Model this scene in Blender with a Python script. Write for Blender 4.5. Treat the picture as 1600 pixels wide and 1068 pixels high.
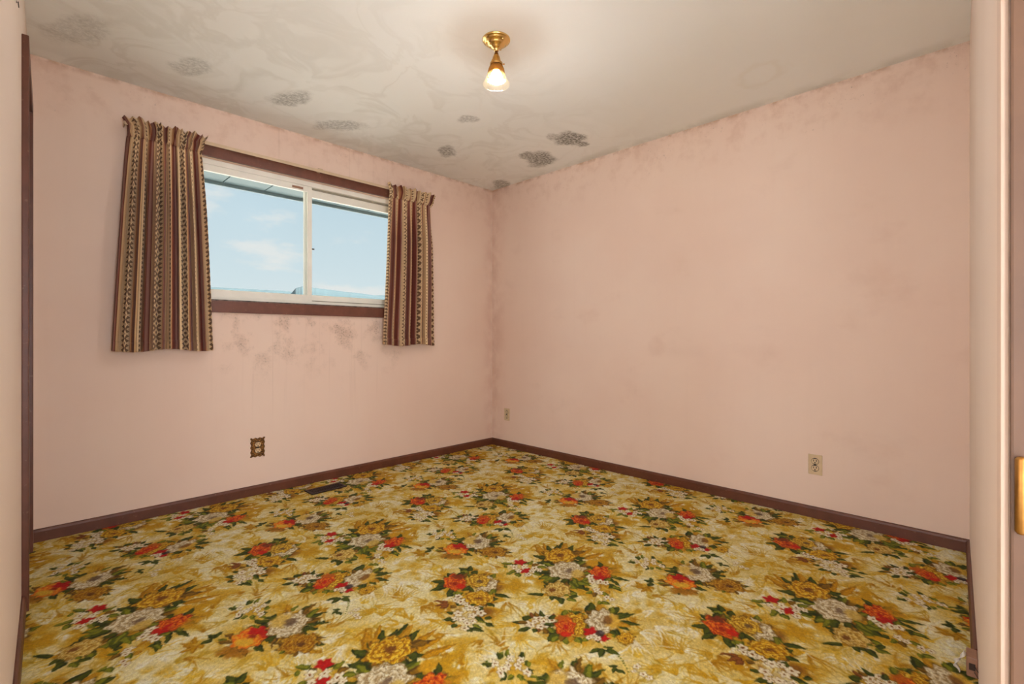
import bpy, bmesh, math, random
import numpy as np
from mathutils import Vector, Matrix

for o in list(bpy.data.objects):
    bpy.data.objects.remove(o)
scene = bpy.context.scene
COL = scene.collection
PI = math.pi
random.seed(7)

# ------------------------------------------------------------------ camera
CAM = (-3.168, -3.402, 1.025)
D1 = np.array([.7033, .7109])      # world +X (along the window wall) in camera right / forward
D2 = np.array([-.7108, .7034])     # world +Y (along the right wall) in camera right / forward
FPX, CXP, HYP = 752.0, 800.0, 527.0
cd = bpy.data.cameras.new('camera'); cam = bpy.data.objects.new('camera', cd); COL.objects.link(cam)
cd.sensor_width = 36.0; cd.lens = FPX / 1600 * 36.0; cd.clip_start = .01; cd.clip_end = 5000
cd.shift_y = -(534 - HYP) / 1600
cam.location = CAM
cam.rotation_euler = (PI / 2, 0, math.atan2(.7034, .7109) - PI / 2)
scene.camera = cam

# ------------------------------------------------------------------ exposure and light levels
scene.view_settings.view_transform = 'Standard'
scene.view_settings.look = 'None'
scene.view_settings.exposure = 0.0
scene.view_settings.gamma = 1.0
scene.view_settings.use_curve_mapping = False
BULB = 540.0          # ceiling lamp bulb
HALL_FILL = 6.4             # glow of the unseen fill panels added in the hall
SKY = 1.0
sd = bpy.data.lights.new('sun', 'SUN'); sd.energy = 27.0; sd.angle = .02; sd.color = (1, .95, .88)
sun = bpy.data.objects.new('sun', sd); COL.objects.link(sun); sun.rotation_euler = (math.radians(48), 0, math.radians(25))   # high behind the house


def lin(c):
    r = []
    for v in c[:3]:
        v = v / 255.0
        r.append(v / 12.92 if v <= .04045 else ((v + .055) / 1.055) ** 2.4)
    return tuple(r)


def L4(c, k=1.0):
    a = lin(c)
    return (a[0] * k, a[1] * k, a[2] * k, 1.0)


# ------------------------------------------------------------------ node helper
class NT:
    def __init__(self, tree):
        self.t = tree; self.n = tree.nodes; self.l = tree.links

    def put(self, sock, v):
        if v is None: return
        if hasattr(v, 'is_linked') or isinstance(v, bpy.types.NodeSocket): self.l.new(v, sock)
        else:
            try: sock.default_value = v
            except Exception: sock.default_value = (v, v, v)

    def m(self, op, a, b=None, c=None, clamp=False):
        n = self.n.new('ShaderNodeMath'); n.operation = op; n.use_clamp = clamp
        for i, v in enumerate((a, b, c)): self.put(n.inputs[i], v)
        return n.outputs[0]

    def vm(self, op, a, b=None):
        n = self.n.new('ShaderNodeVectorMath'); n.operation = op
        self.put(n.inputs[0], a)
        if b is not None: self.put(n.inputs[1], b)
        return n.outputs['Value'] if op in ('DOT_PRODUCT', 'LENGTH', 'DISTANCE') else n.outputs[0]

    def sep(self, v):
        n = self.n.new('ShaderNodeSeparateXYZ'); self.l.new(v, n.inputs[0]); return n.outputs

    def comb(self, x=0., y=0., z=0.):
        n = self.n.new('ShaderNodeCombineXYZ')
        for i, v in enumerate((x, y, z)): self.put(n.inputs[i], v)
        return n.outputs[0]

    def noise(self, vec, scale, detail=3., rough=.5, dist=0.):
        n = self.n.new('ShaderNodeTexNoise'); self.l.new(vec, n.inputs['Vector'])
        n.inputs['Scale'].default_value = scale; n.inputs['Detail'].default_value = detail
        n.inputs['Roughness'].default_value = rough; n.inputs['Distortion'].default_value = dist
        return n.outputs['Fac']

    def noisec(self, vec, scale, detail=2.):
        n = self.n.new('ShaderNodeTexNoise'); self.l.new(vec, n.inputs['Vector'])
        n.inputs['Scale'].default_value = scale; n.inputs['Detail'].default_value = detail
        return n.outputs['Color']

    def step(self, v, lo, hi, a=0., b=1.):
        n = self.n.new('ShaderNodeMapRange'); n.interpolation_type = 'SMOOTHSTEP'
        self.put(n.inputs[0], v)
        n.inputs[1].default_value = lo; n.inputs[2].default_value = hi
        n.inputs[3].default_value = a; n.inputs[4].default_value = b
        return n.outputs[0]

    def mix(self, f, a, b, mode='MIX'):
        n = self.n.new('ShaderNodeMix'); n.data_type = 'RGBA'; n.blend_type = mode
        self.put(n.inputs['Factor'], f)
        self.put(n.inputs[6], a); self.put(n.inputs[7], b)
        return n.outputs[2]

    def ramp(self, f, stops, interp='LINEAR'):
        n = self.n.new('ShaderNodeValToRGB'); cr = n.color_ramp; cr.interpolation = interp
        while len(cr.elements) < len(stops): cr.elements.new(.5)
        for e, (p, c) in zip(cr.elements, sorted(stops, key=lambda s: s[0])):
            e.position = p; e.color = c
        self.l.new(f, n.inputs[0]); return n.outputs[0]

    def bump(self, h, strength, dist=.002):
        n = self.n.new('ShaderNodeBump'); n.inputs['Strength'].default_value = strength
        n.inputs['Distance'].default_value = dist; self.l.new(h, n.inputs['Height']); return n.outputs[0]


def newmat(name):
    m = bpy.data.materials.new(name); m.use_nodes = True
    t = NT(m.node_tree); b = t.n['Principled BSDF']
    return m, t, b


def simple(name, col, rough=.5, metal=0., k=1.0, nscale=0., namt=.15, bump=0.):
    m, t, b = newmat(name)
    b.inputs['Roughness'].default_value = rough; b.inputs['Metallic'].default_value = metal
    tc = t.n.new('ShaderNodeTexCoord').outputs['Object']
    if nscale:
        f = t.noise(tc, nscale, 4)
        c = t.mix(t.step(f, .3, .7), L4(col, k * (1 - namt)), L4(col, k * (1 + namt)))
        t.l.new(c, b.inputs['Base Color'])
        if bump: t.l.new(t.bump(f, bump), b.inputs['Normal'])
    else:
        b.inputs['Base Color'].default_value = L4(col, k)
    return m


# ------------------------------------------------------------------ world: bright hazy summer sky with small clouds
w = bpy.data.worlds.new('sky'); scene.world = w; w.use_nodes = True
t = NT(w.node_tree); bg = t.n['Background']
d = t.n.new('ShaderNodeTexCoord').outputs['Generated']
s = t.sep(d)
el = t.m('MAXIMUM', s[2], 0.0)
base = t.ramp(el, [(0.0, L4((228, 236, 238))), (.10, L4((218, 232, 237))), (.24, L4((203, 223, 233))), (.5, L4((184, 211, 228))), (1.0, L4((150, 188, 218)))])
pl = t.vm('MULTIPLY', d, (1.0, 1.0, 2.6))
cl = t.noise(pl, 5.5, 5, .55)
cm = t.step(cl, .50, .64)
hz = t.step(el, .0, .14, .5, 0.)
col = t.mix(t.m('MULTIPLY', cm, .75), base, L4((243, 240, 236)))
col = t.mix(t.m('MULTIPLY', hz, t.step(t.noise(pl, 3.0, 3), .42, .6)), col, L4((240, 240, 238)))
t.l.new(col, bg.inputs['Color']); bg.inputs['Strength'].default_value = SKY


# ------------------------------------------------------------------ mesh helpers
def link(o, parent=None):
    COL.objects.link(o)
    if parent is not None: o.parent = parent
    return o


def obj(name, bm, mat, parent=None, smooth=False):
    me = bpy.data.meshes.new(name)
    bmesh.ops.recalc_face_normals(bm, faces=bm.faces[:])
    bm.to_mesh(me); bm.free()
    me.materials.append(mat)
    if smooth:
        for p in me.polygons: p.use_smooth = True
    return link(bpy.data.objects.new(name, me), parent)


def empty(name, loc=(0, 0, 0), rz=0., parent=None):
    o = bpy.data.objects.new(name, None); o.location = loc; o.rotation_euler = (0, 0, rz)
    o.empty_display_size = .05
    return link(o, parent)


def tag(o, label, cat, group=None):
    o['label'] = label; o['category'] = cat
    if group: o['group'] = group
    return o


def struct(o):
    o['kind'] = 'structure'; return o


def box(bm, lo, hi, bev=0.):
    r = bmesh.ops.create_cube(bm, size=1.0)
    vs = r['verts']
    for v in vs:
        v.co = Vector([lo[i] + (v.co[i] + .5) * (hi[i] - lo[i]) for i in range(3)])
    if bev:
        es = list({e for v in vs for e in v.link_edges})
        bmesh.ops.bevel(bm, geom=es, offset=bev, segments=2, affect='EDGES', profile=.6)


def bx(lo, hi, bev=0.):
    bm = bmesh.new(); box(bm, lo, hi, bev); return bm


def lathe(bm, prof, seg=40, axis='z', centre=(0, 0, 0), rib=None):
    rings = []
    for (r, z) in prof:
        ring = []
        for k in range(seg):
            a = 2 * PI * k / seg
            rr = r * (1 + (rib(a, z) if rib else 0))
            p = (rr * math.cos(a), rr * math.sin(a), z)
            if axis == 'y': p = (p[0], p[2], p[1])
            if axis == 'x': p = (p[2], p[0], p[1])
            ring.append(bm.verts.new(Vector(p) + Vector(centre)))
        rings.append(ring)
    for a, b in zip(rings, rings[1:]):
        for k in range(seg):
            bm.faces.new((a[k], a[(k + 1) % seg], b[(k + 1) % seg], b[k]))
    if prof[0][0] > 1e-5: bm.faces.new(rings[0])
    if prof[-1][0] > 1e-5: bm.faces.new(rings[-1])


def lt(prof, **k):
    bm = bmesh.new(); lathe(bm, prof, **k); return bm


def tube(bm, pts, r, seg=8):
    pts = [Vector(p) for p in pts]
    rings = []
    up = Vector((0, 0, 1))
    for i, p in enumerate(pts):
        tdir = (pts[min(i + 1, len(pts) - 1)] - pts[max(i - 1, 0)]).normalized()
        a = tdir.cross(up)
        if a.length < 1e-3: a = tdir.cross(Vector((1, 0, 0)))
        a.normalize(); b = tdir.cross(a)
        rings.append([bm.verts.new(p + r * (math.cos(2 * PI * k / seg) * a + math.sin(2 * PI * k / seg) * b)) for k in range(seg)])
    for a, b in zip(rings, rings[1:]):
        for k in range(seg): bm.faces.new((a[k], a[(k + 1) % seg], b[(k + 1) % seg], b[k]))
    bm.faces.new(rings[0]); bm.faces.new(rings[-1])


def prism(bm, poly, z0, z1):
    lo = [bm.verts.new((x, y, z0)) for x, y in poly]
    hi = [bm.verts.new((x, y, z1)) for x, y in poly]
    bm.faces.new(lo); bm.faces.new(hi)
    n = len(poly)
    for i in range(n): bm.faces.new((lo[i], lo[(i + 1) % n], hi[(i + 1) % n], hi[i]))


def run(bm, prof, p0, p1, nrm):
    """extrude a (depth, height) profile from p0 to p1; depth goes along nrm"""
    rings = []
    for p in (p0, p1):
        rings.append([bm.verts.new((p[0] + nrm[0] * d_, p[1] + nrm[1] * d_, z_)) for d_, z_ in prof])
    n = len(prof)
    for i in range(n): bm.faces.new((rings[0][i], rings[0][(i + 1) % n], rings[1][(i + 1) % n], rings[1][i]))
    bm.faces.new(rings[0]); bm.faces.new(rings[1])


# ------------------------------------------------------------------ room plan (metres; far corner at the origin)
H = 2.44
LS, NS = .0236, .036                      # the left and near walls run slightly out of square
def xl(y): return -3.159 + LS * y         # left wall line
def yn(x): return -3.339 + NS * x         # near wall line
OPEN0, OPEN1 = -3.175, -2.28              # doorway in the near wall
DOOR_H = 2.05
WX0, WX1, WZ0, WZ1 = -2.605, -.955, 1.257, 2.133   # window opening


# rays of the photograph, used to lay stains and the carpet motif out on the real surfaces
def ray(px):
    u = (px - CXP) / FPX
    return np.array([u * D1[0] + D1[1], u * D2[0] + D2[1]])
def on_ceiling(px, py):
    return np.array(CAM[:2]) + FPX * (H - CAM[2]) / (HYP - py) * ray(px)


# ------------------------------------------------------------------ wall paint
def wall_paint(name, which):
    m, t, b = newmat(name)
    P = t.n.new('ShaderNodeTexCoord').outputs['Object']
    s = t.sep(P)
    x, y, z = s[0], s[1], s[2]
    base = t.mix(t.step(t.noise(P, 1.3, 3), .3, .7), L4((234, 203, 183)), L4((238, 210, 190)))
    if which == 'plain': base = t.mix(t.step(t.noise(P, 1.3, 3), .3, .7), L4((240, 220, 205)), L4((243, 225, 211)))
    # fine vertical streaks where damp ran down
    sv = t.vm('MULTIPLY', P, (26., 26., 1.1))
    st = t.step(t.noise(sv, 1.0, 3), .52, .78)
    base = t.mix(t.m('MULTIPLY', st, .025), base, L4((196, 158, 132)))
    # grime along the ceiling line
    top = t.step(z, H - .42, H - .02)
    g = t.m('MULTIPLY', top, t.step(t.noise(P, 9., 6, .65), .44, .72))
    base = t.mix(t.m('MULTIPLY', g, .32), base, L4((196, 148, 120)))
    sp = t.step(t.noise(P, 60., 4, .7), .60, .70)
    spm = t.m('MULTIPLY', sp, t.m('MULTIPLY', t.step(z, H - .35, H - .05), t.step(t.noise(P, 5., 3), .50, .62)))
    base = t.mix(t.m('MULTIPLY', spm, .55), base, L4((120, 90, 66)))
    edge = t.m('MULTIPLY', t.step(z, H - .035, H - .004), t.step(t.noise(P, 13., 4, .6), .40, .62))
    base = t.mix(t.m('MULTIPLY', edge, .5), base, L4((176, 128, 92)))
    if which == 'window':
        below = t.m('MULTIPLY', t.step(z, .62, 1.12), t.m('MULTIPLY', t.step(x, -2.45, -2.2), t.step(x, -.9, -1.15)))
        below = t.m('MULTIPLY', below, t.step(z, 1.2, 1.16))
        blot = t.step(t.noise(P, 7.0, 5, .6), .47, .68)
        spk = t.step(t.noise(P, 85., 5, .75), .50, .64)
        base = t.mix(t.m('MULTIPLY', t.m('MULTIPLY', below, blot), .35), base, L4((170, 132, 104)))
        base = t.mix(t.m('MULTIPLY', t.m('MULTIPLY', below, t.m('MULTIPLY', blot, spk)), .75), base, L4((112, 84, 62)))
        run_ = t.step(t.noise(t.vm('MULTIPLY', P, (40., 40., .9)), 1.0, 2), .58, .72)
        lowm = t.m('MULTIPLY', t.step(z, .2, 1.0), t.step(x, -.7, -1.3))
        base = t.mix(t.m('MULTIPLY', t.m('MULTIPLY', run_, t.m('MULTIPLY', lowm, t.step(x, -2.5, -2.2))), .13), base, L4((178, 140, 116)))
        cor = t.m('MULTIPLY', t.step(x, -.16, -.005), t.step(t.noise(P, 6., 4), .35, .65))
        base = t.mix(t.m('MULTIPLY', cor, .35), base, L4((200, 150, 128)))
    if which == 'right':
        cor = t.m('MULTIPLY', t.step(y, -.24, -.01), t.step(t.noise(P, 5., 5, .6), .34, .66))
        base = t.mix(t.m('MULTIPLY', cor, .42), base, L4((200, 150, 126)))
        # patched spot and rubbed band half way up
        q = t.vm('DISTANCE', t.vm('ADD', P, t.vm('MULTIPLY', t.noisec(P, 9.), (.05, .05, .05))), (0.025, -1.69, .985))
        base = t.mix(t.step(q, .09, .05, 0., .55), base, L4((231, 200, 180)))
        band = t.m('MULTIPLY', t.step(t.m('ABSOLUTE', t.m('SUBTRACT', z, .93)), .07, .0), t.m('MULTIPLY', t.step(y, -1.55, -1.75), t.step(y, -2.75, -2.3)))
        base = t.mix(t.m('MULTIPLY', band, t.m('MULTIPLY', t.step(t.noise(P, 2.5, 4), .35, .65), .14)), base, L4((196, 156, 136)))
        bl = t.step(t.noise(t.vm('MULTIPLY', P, (1., 1., 1.6)), 2.2, 5, .6), .55, .75)
        base = t.mix(t.m('MULTIPLY', bl, .16), base, L4((200, 156, 132)))
    t.l.new(base, b.inputs['Base Color'])
    b.inputs['Roughness'].default_value = .62
    b.inputs['Specular IOR Level'].default_value = .25
    h = t.noise(P, 140., 4, .6)
    t.l.new(t.bump(h, .12, .002), b.inputs['Normal'])
    return m


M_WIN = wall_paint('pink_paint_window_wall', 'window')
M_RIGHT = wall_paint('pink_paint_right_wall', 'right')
M_PLAIN = wall_paint('pink_paint', 'plain')


def wood_paint(name, col, k=1.):
    m, t, b = newmat(name)
    P = t.n.new('ShaderNodeTexCoord').outputs['Object']
    f = t.noise(t.vm('MULTIPLY', P, (14., 14., 14.)), 1.0, 5, .6)
    f2 = t.noise(P, 60., 3)
    c = t.mix(t.step(f, .3, .7), L4(col, .85 * k), L4(col, 1.15 * k))
    c = t.mix(t.step(f2, .66, .74, 0., .35), c, L4((150, 116, 92)))
    t.l.new(c, b.inputs['Base Color']); b.inputs['Roughness'].default_value = .42
    t.l.new(t.bump(f2, .1, .001), b.inputs['Normal'])
    return m


M_BROWN = wood_paint('brown_painted_wood', (112, 66, 50))
M_BROWN2 = wood_paint('brown_stained_wood', (98, 54, 36))

# ceiling with mould spots
def ceiling_mat():
    m, t, b = newmat('ceiling_paint_with_mould')
    P = t.n.new('ShaderNodeTexCoord').outputs['Object']
    s = t.sep(P); x, y = s[0], s[1]
    P2 = t.comb(x, y, 0.)
    warp = t.vm('MULTIPLY', t.vm('SUBTRACT', t.noisec(P2, 8., 4.), (.5, .5, .5)), (.15, .15, 0.))
    PW = t.vm('ADD', P2, warp)
    warp2 = t.vm('MULTIPLY', t.vm('SUBTRACT', t.noisec(P2, 1.6, 2.), (.5, .5, .5)), (.7, .7, 0.))
    PB = t.vm('ADD', P2, warp2)
    base = t.mix(t.step(t.noise(P2, 1.1, 3), .35, .65), L4((246, 244, 238)), L4((248, 247, 242)))
    # bleached and re-brushed zone along the window wall, with curling brush edges
    zone = t.step(t.sep(PB)[1], -1.35, -.55)
    base = t.mix(t.m('MULTIPLY', zone, .75), base, L4((248, 246, 240)))
    cur = t.noise(PB, 2.6, 4, .55, .8)
    edge = t.step(t.m('ABSOLUTE', t.m('SUBTRACT', cur, .5)), .07, .0)
    base = t.mix(t.m('MULTIPLY', t.m('MULTIPLY', edge, t.step(y, -2.2, -.6)), .16), base, L4((188, 178, 160)))
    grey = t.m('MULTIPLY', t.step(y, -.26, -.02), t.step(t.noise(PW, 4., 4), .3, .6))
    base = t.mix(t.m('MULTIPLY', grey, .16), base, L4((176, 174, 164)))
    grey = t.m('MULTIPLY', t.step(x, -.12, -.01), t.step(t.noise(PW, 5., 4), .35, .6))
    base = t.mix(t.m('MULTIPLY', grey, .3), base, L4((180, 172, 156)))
    speck = t.step(t.noise(P2, 55., 5, .75), .38, .60)
    fine = t.step(t.noise(P2, 190., 3, .7), .62, .70)
    # photographed spots: centre, half width, half height, density
    spots = [(298, 104, 37, 15, .36), (455, 154, 36, 12, .55), (528, 196, 43, 9.5, .50), (730, 186, 16, 6.5, .45),
             (698, 236, 14, 9.5, .70), (893, 217, 28, 13, .95), (868, 213, 14, 6, .5), (843, 249, 27, 12.5, .92), (826, 243, 12, 8, .8), (910, 225, 12, 6, .9),
             (783, 288, 15, 9, .72), (118, 46, 60, 30, .26)]
    tot = None; halo = None; halo_e = None
    for (px, py, hw, hh, den) in spots:
        c = on_ceiling(px, py)
        v1 = on_ceiling(px + hw, py) - c
        v2 = (on_ceiling(px, py + hh) - on_ceiling(px, py - hh)) / 2
        Mi = np.linalg.inv(np.array([v1, v2]).T)
        def co(Pv):
            a = t.m('SUBTRACT', t.vm('DOT_PRODUCT', Pv, (Mi[0, 0], Mi[0, 1], 0.)), float(Mi[0] @ c))
            bb = t.m('SUBTRACT', t.vm('DOT_PRODUCT', Pv, (Mi[1, 0], Mi[1, 1], 0.)), float(Mi[1] @ c))
            return t.vm('LENGTH', t.comb(a, bb, 0.))
        r = co(PW)
        k = t.m('MULTIPLY', t.step(r, 1.10, .58), den)
        tot = k if tot is None else t.m('MAXIMUM', tot, k)
        if den > .3:
            hl = t.step(r, 2.5, 2.25, 0., 1.)
            halo = hl if halo is None else t.m('MAXIMUM', halo, hl)
    base = t.mix(t.m('MULTIPLY', halo, .40), base, L4((251, 249, 244)))
    near = t.m('MULTIPLY', fine, t.m('MULTIPLY', t.step(y, -1.6, -.5), t.step(t.noise(P2, 4., 3), .52, .66)))
    base = t.mix(t.m('MULTIPLY', near, .25), base, L4((130, 120, 104)))
    base = t.mix(t.m('MULTIPLY', tot, t.m('ADD', t.m('MULTIPLY', speck, .72), .26)), base, L4((104, 98, 84)))
    # a faint dried ring nearer the right wall
    c = on_ceiling(1187, 118)
    rr = t.vm('DISTANCE', PW, (float(c[0]), float(c[1]), 0.))
    ring = t.step(t.m('ABSOLUTE', t.m('SUBTRACT', rr, .11)), .035, .0)
    base = t.mix(t.m('MULTIPLY', ring, .35), base, L4((238, 232, 220)))
    t.l.new(base, b.inputs['Base Color']); b.inputs['Roughness'].default_value = .75
    b.inputs['Specular IOR Level'].default_value = .2
    hgt = t.m('ADD', t.noise(P2, 130., 4, .6), t.m('MULTIPLY', cur, 1.2))
    t.l.new(t.bump(hgt, .10, .003), b.inputs['Normal'])
    return m


M_CEIL = ceiling_mat()

# ------------------------------------------------------------------ carpet: floral print painted on a tufted surface
RES = .00175
FX0, FY0, FX1, FY1 = -3.27, -3.50, 0.0, 0.0
NXC, NYC = int((FX1 - FX0) / RES / 2) * 2, int((FY1 - FY0) / RES / 2) * 2
rng = np.random.default_rng(11)


def gnoise(ny, nx, sig):
    a = rng.standard_normal((ny, nx))
    fy = np.fft.fftfreq(ny)[:, None]; fx = np.fft.rfftfreq(nx)[None, :]
    a = np.fft.irfft2(np.fft.rfft2(a) * np.exp(-2 * (PI * sig) ** 2 * (fx * fx + fy * fy)), s=(ny, nx))
    return a / a.std()


def project(X, Y):
    dx, dy = X - CAM[0], Y - CAM[1]
    xc = dx * D1[0] + dy * D2[0]; Z = dx * D1[1] + dy * D2[1]
    Z = np.maximum(Z, .3)
    return CXP + FPX * xc / Z, HYP + CAM[2] * FPX / Z


class Stamp:
    """a patch of print on floor coordinates, drawn with ellipses measured in a zoomed crop (ox, oy, scale)"""
    def __init__(self, cx, cy, half, ox, oy, sc):
        n = int(half / RES)
        self.cx, self.cy, self.n = cx, cy, n
        g = np.arange(-n, n + 1) * RES
        X, Y = np.meshgrid(cx + g, cy + g)
        U, V = project(X, Y)
        self.U = (U - ox) * sc; self.V = (V - oy) * sc
        m = 2 * n + 1
        wob = 2.2
        self.U += gnoise(m, m, 2.5) * wob; self.V += gnoise(m, m, 2.5) * wob * .6
        self.c = np.zeros((m, m, 3)); self.a = np.zeros((m, m))
        self.g1 = gnoise(m, m, 1.2)

    def sub(self, x, y, rx, ry):
        """the part of the stamp within (rx, ry) of a point, as views onto the same arrays"""
        k = (np.abs(self.U[::6, ::6] - x) < rx) & (np.abs(self.V[::6, ::6] - y) < ry)
        r_, c_ = np.where(k.any(1))[0], np.where(k.any(0))[0]
        o = Stamp.__new__(Stamp)
        if len(r_) == 0: sl = (slice(0, 1), slice(0, 1))
        else: sl = (slice(max(r_[0] * 6 - 7, 0), r_[-1] * 6 + 8), slice(max(c_[0] * 6 - 7, 0), c_[-1] * 6 + 8))
        o.n = self.n
        for nm in ('U', 'V', 'c', 'a', 'g1'): setattr(o, nm, getattr(self, nm)[sl])
        o._g2 = self.g2()[sl]
        return o

    def put(self, mask, col, alpha=1.):
        col = np.asarray(col, float)
        k = np.clip(mask, 0, 1) * alpha
        a0 = self.a.copy()
        an = k + a0 * (1 - k)
        cc = col if col.ndim == 3 else col[None, None, :]
        self.c[...] = np.where(an[..., None] > 1e-6, (cc * k[..., None] + self.c * (a0 * (1 - k))[..., None]) / np.maximum(an, 1e-6)[..., None], self.c)
        self.a[...] = an

    def ell(self, x, y, rx, ry, col, alpha=1., soft=.12, rag=0., pet=0, ph=0.):
        self = self.sub(x, y, rx * (1.3 + soft), ry * (1.3 + soft))
        u = (self.U - x) / rx; v = (self.V - y) / ry
        r = np.sqrt(u * u + v * v)
        if pet: r = r / (1 + rag * np.cos(pet * np.arctan2(v, u) + ph))
        self.put((1 - r) / soft + .5, col, alpha)

    def rose(self, x, y, rx, ry, hi, mid, lo, core, ph=0., cu=0., cv=0.):
        self = self.sub(x, y, rx * 1.5, ry * 1.5)
        u = (self.U - x) / rx; v = (self.V - y) / ry
        th = np.arctan2(v, u)
        r = np.sqrt(u * u + v * v)
        R = 1 + .10 * np.cos(7 * th + ph) + .06 * np.cos(12 * th + 2 * ph)
        mask = (R - r) / .10 + .5
        u2, v2 = u - cu * (1 - np.minimum(r, 1)), v - cv * (1 - np.minimum(r, 1))
        r2 = np.sqrt(u2 * u2 + v2 * v2); t2 = np.arctan2(v2, u2)
        q = r2 * 3.2 + .26 * np.cos(5 * t2 + ph + 1.3 * np.floor(r2 * 3.2)) + .16 * np.cos(3 * t2 - ph) + .16 * self.g1
        fr = q - np.floor(q)
        hi, mid, lo = map(np.array, (hi, mid, lo))
        w1 = np.clip(fr * 1.7, 0, 1)[..., None]
        colr = lo * (1 - w1) + mid * w1
        w2 = np.clip((fr - .45) / .4, 0, 1)[..., None]
        colr = colr * (1 - w2) + hi * w2
        self.put((R * 1.16 - r) / .2 + .25 * self.g1, (74, 52, 14), .75)
        self.put(mask, colr)
        rc = np.sqrt((u - cu * .8) ** 2 / .09 + (v - cv * .8) ** 2 / .09)
        self.put((1 - rc) * 2 + .3 * self.g1, core, .85)

    def leaf(self, x0, y0, x1, y1, w, col=(72, 78, 24), hi=(126, 124, 40)):
        self = self.sub((x0 + x1) / 2, (y0 + y1) / 2, abs(x1 - x0) / 2 + w * 1.3 + 8, abs(y1 - y0) / 2 + w * .8 + 6)
        dx, dy = x1 - x0, y1 - y0
        # widths are measured across the leaf in the crop; the crop is squashed vertically by about two
        q = 1.9
        L = math.hypot(dx, dy * q) + 1e-6
        du, dv = self.U - x0, (self.V - y0) * q
        tt = (du * dx + dv * dy * q) / (L * L)
        s = (-du * dy * q + dv * dx) / L
        prof = np.sqrt(np.clip(tt, 0, 1)) * np.clip(1 - tt, 0, 1) * 2.6
        e = w * prof
        inside = np.where((tt > 0) & (tt < 1), (e - np.abs(s)) / 2.5 + .3, 0)
        self.put(inside, col)
        self.put(np.where((tt > .1) & (tt < .85), (e * .62 - np.abs(s - e * .22)) / 3., 0), hi, .75)

    def small(self, x, y, r, col=(248, 236, 204), core=(120, 70, 20), ph=None):
        ph = rng.uniform(0, 6) if ph is None else ph
        self = self.sub(x, y, r * 1.5, r)
        u = (self.U - x) / r; v = (self.V - y) / (r * .62)
        rr = np.sqrt(u * u + v * v); th = np.arctan2(v, u)
        R = .62 + .42 * np.abs(np.cos(2.5 * th + ph))
        self.put((R * 1.12 - rr) * 5, (92, 62, 34), .8)
        self.put((R - rr) * 7, col)
        self.put((.27 - rr) * 8, core)

    def foliage(self, x, y, rx, ry, n, ln, wd):
        for k in range(n):
            a = 2 * PI * (k + rng.uniform(-.3, .3)) / n
            c, s_ = math.cos(a), math.sin(a)
            L = ln * rng.uniform(.55, 1.15)
            x0, y0 = x + rx * .8 * c, y + ry * .8 * s_
            t_ = a + rng.uniform(-.5, .5)
            cols = [(GD, GM), (GD, GM), (GM, GL), ((96, 70, 18), (150, 112, 30)), ((176, 128, 26), (206, 160, 50))][rng.integers(0, 5)]
            self.leaf(x0, y0, x0 + L * math.cos(t_), y0 + L * .55 * math.sin(t_), wd * rng.uniform(.7, 1.1), *cols)

    def splash(self, x, y, rx, ry, col, alpha=.6):
        self = self.sub(x, y, rx * 1.15, ry * 1.15)
        u = (self.U - x) / rx; v = (self.V - y) / ry
        r = np.sqrt(u * u + v * v)
        self.put(np.clip((1.05 - r) * 1.6, 0, 1) * np.clip(.55 + .5 * self.g2(), 0, 1), col, alpha)

    def g2(self):
        if not hasattr(self, '_g2'):
            m = 2 * self.n + 1
            self._g2 = gnoise(m, m, 7)
        return self._g2


GD, GM, GL = (46, 54, 10), (86, 92, 18), (150, 148, 44)
WH, WM, WL = (250, 240, 208), (228, 212, 172), (148, 122, 80)
YH, YM, YL = (244, 208, 84), (214, 160, 26), (132, 82, 6)
PH_, PM_, PL_ = (236, 212, 136), (214, 180, 92), (150, 110, 40)
OH, OM, OL = (238, 140, 40), (214, 88, 22), (140, 40, 14)
RD = (178, 30, 22)
BR = (112, 66, 24)
OC, OC2 = (200, 156, 36), (164, 118, 14)


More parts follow.
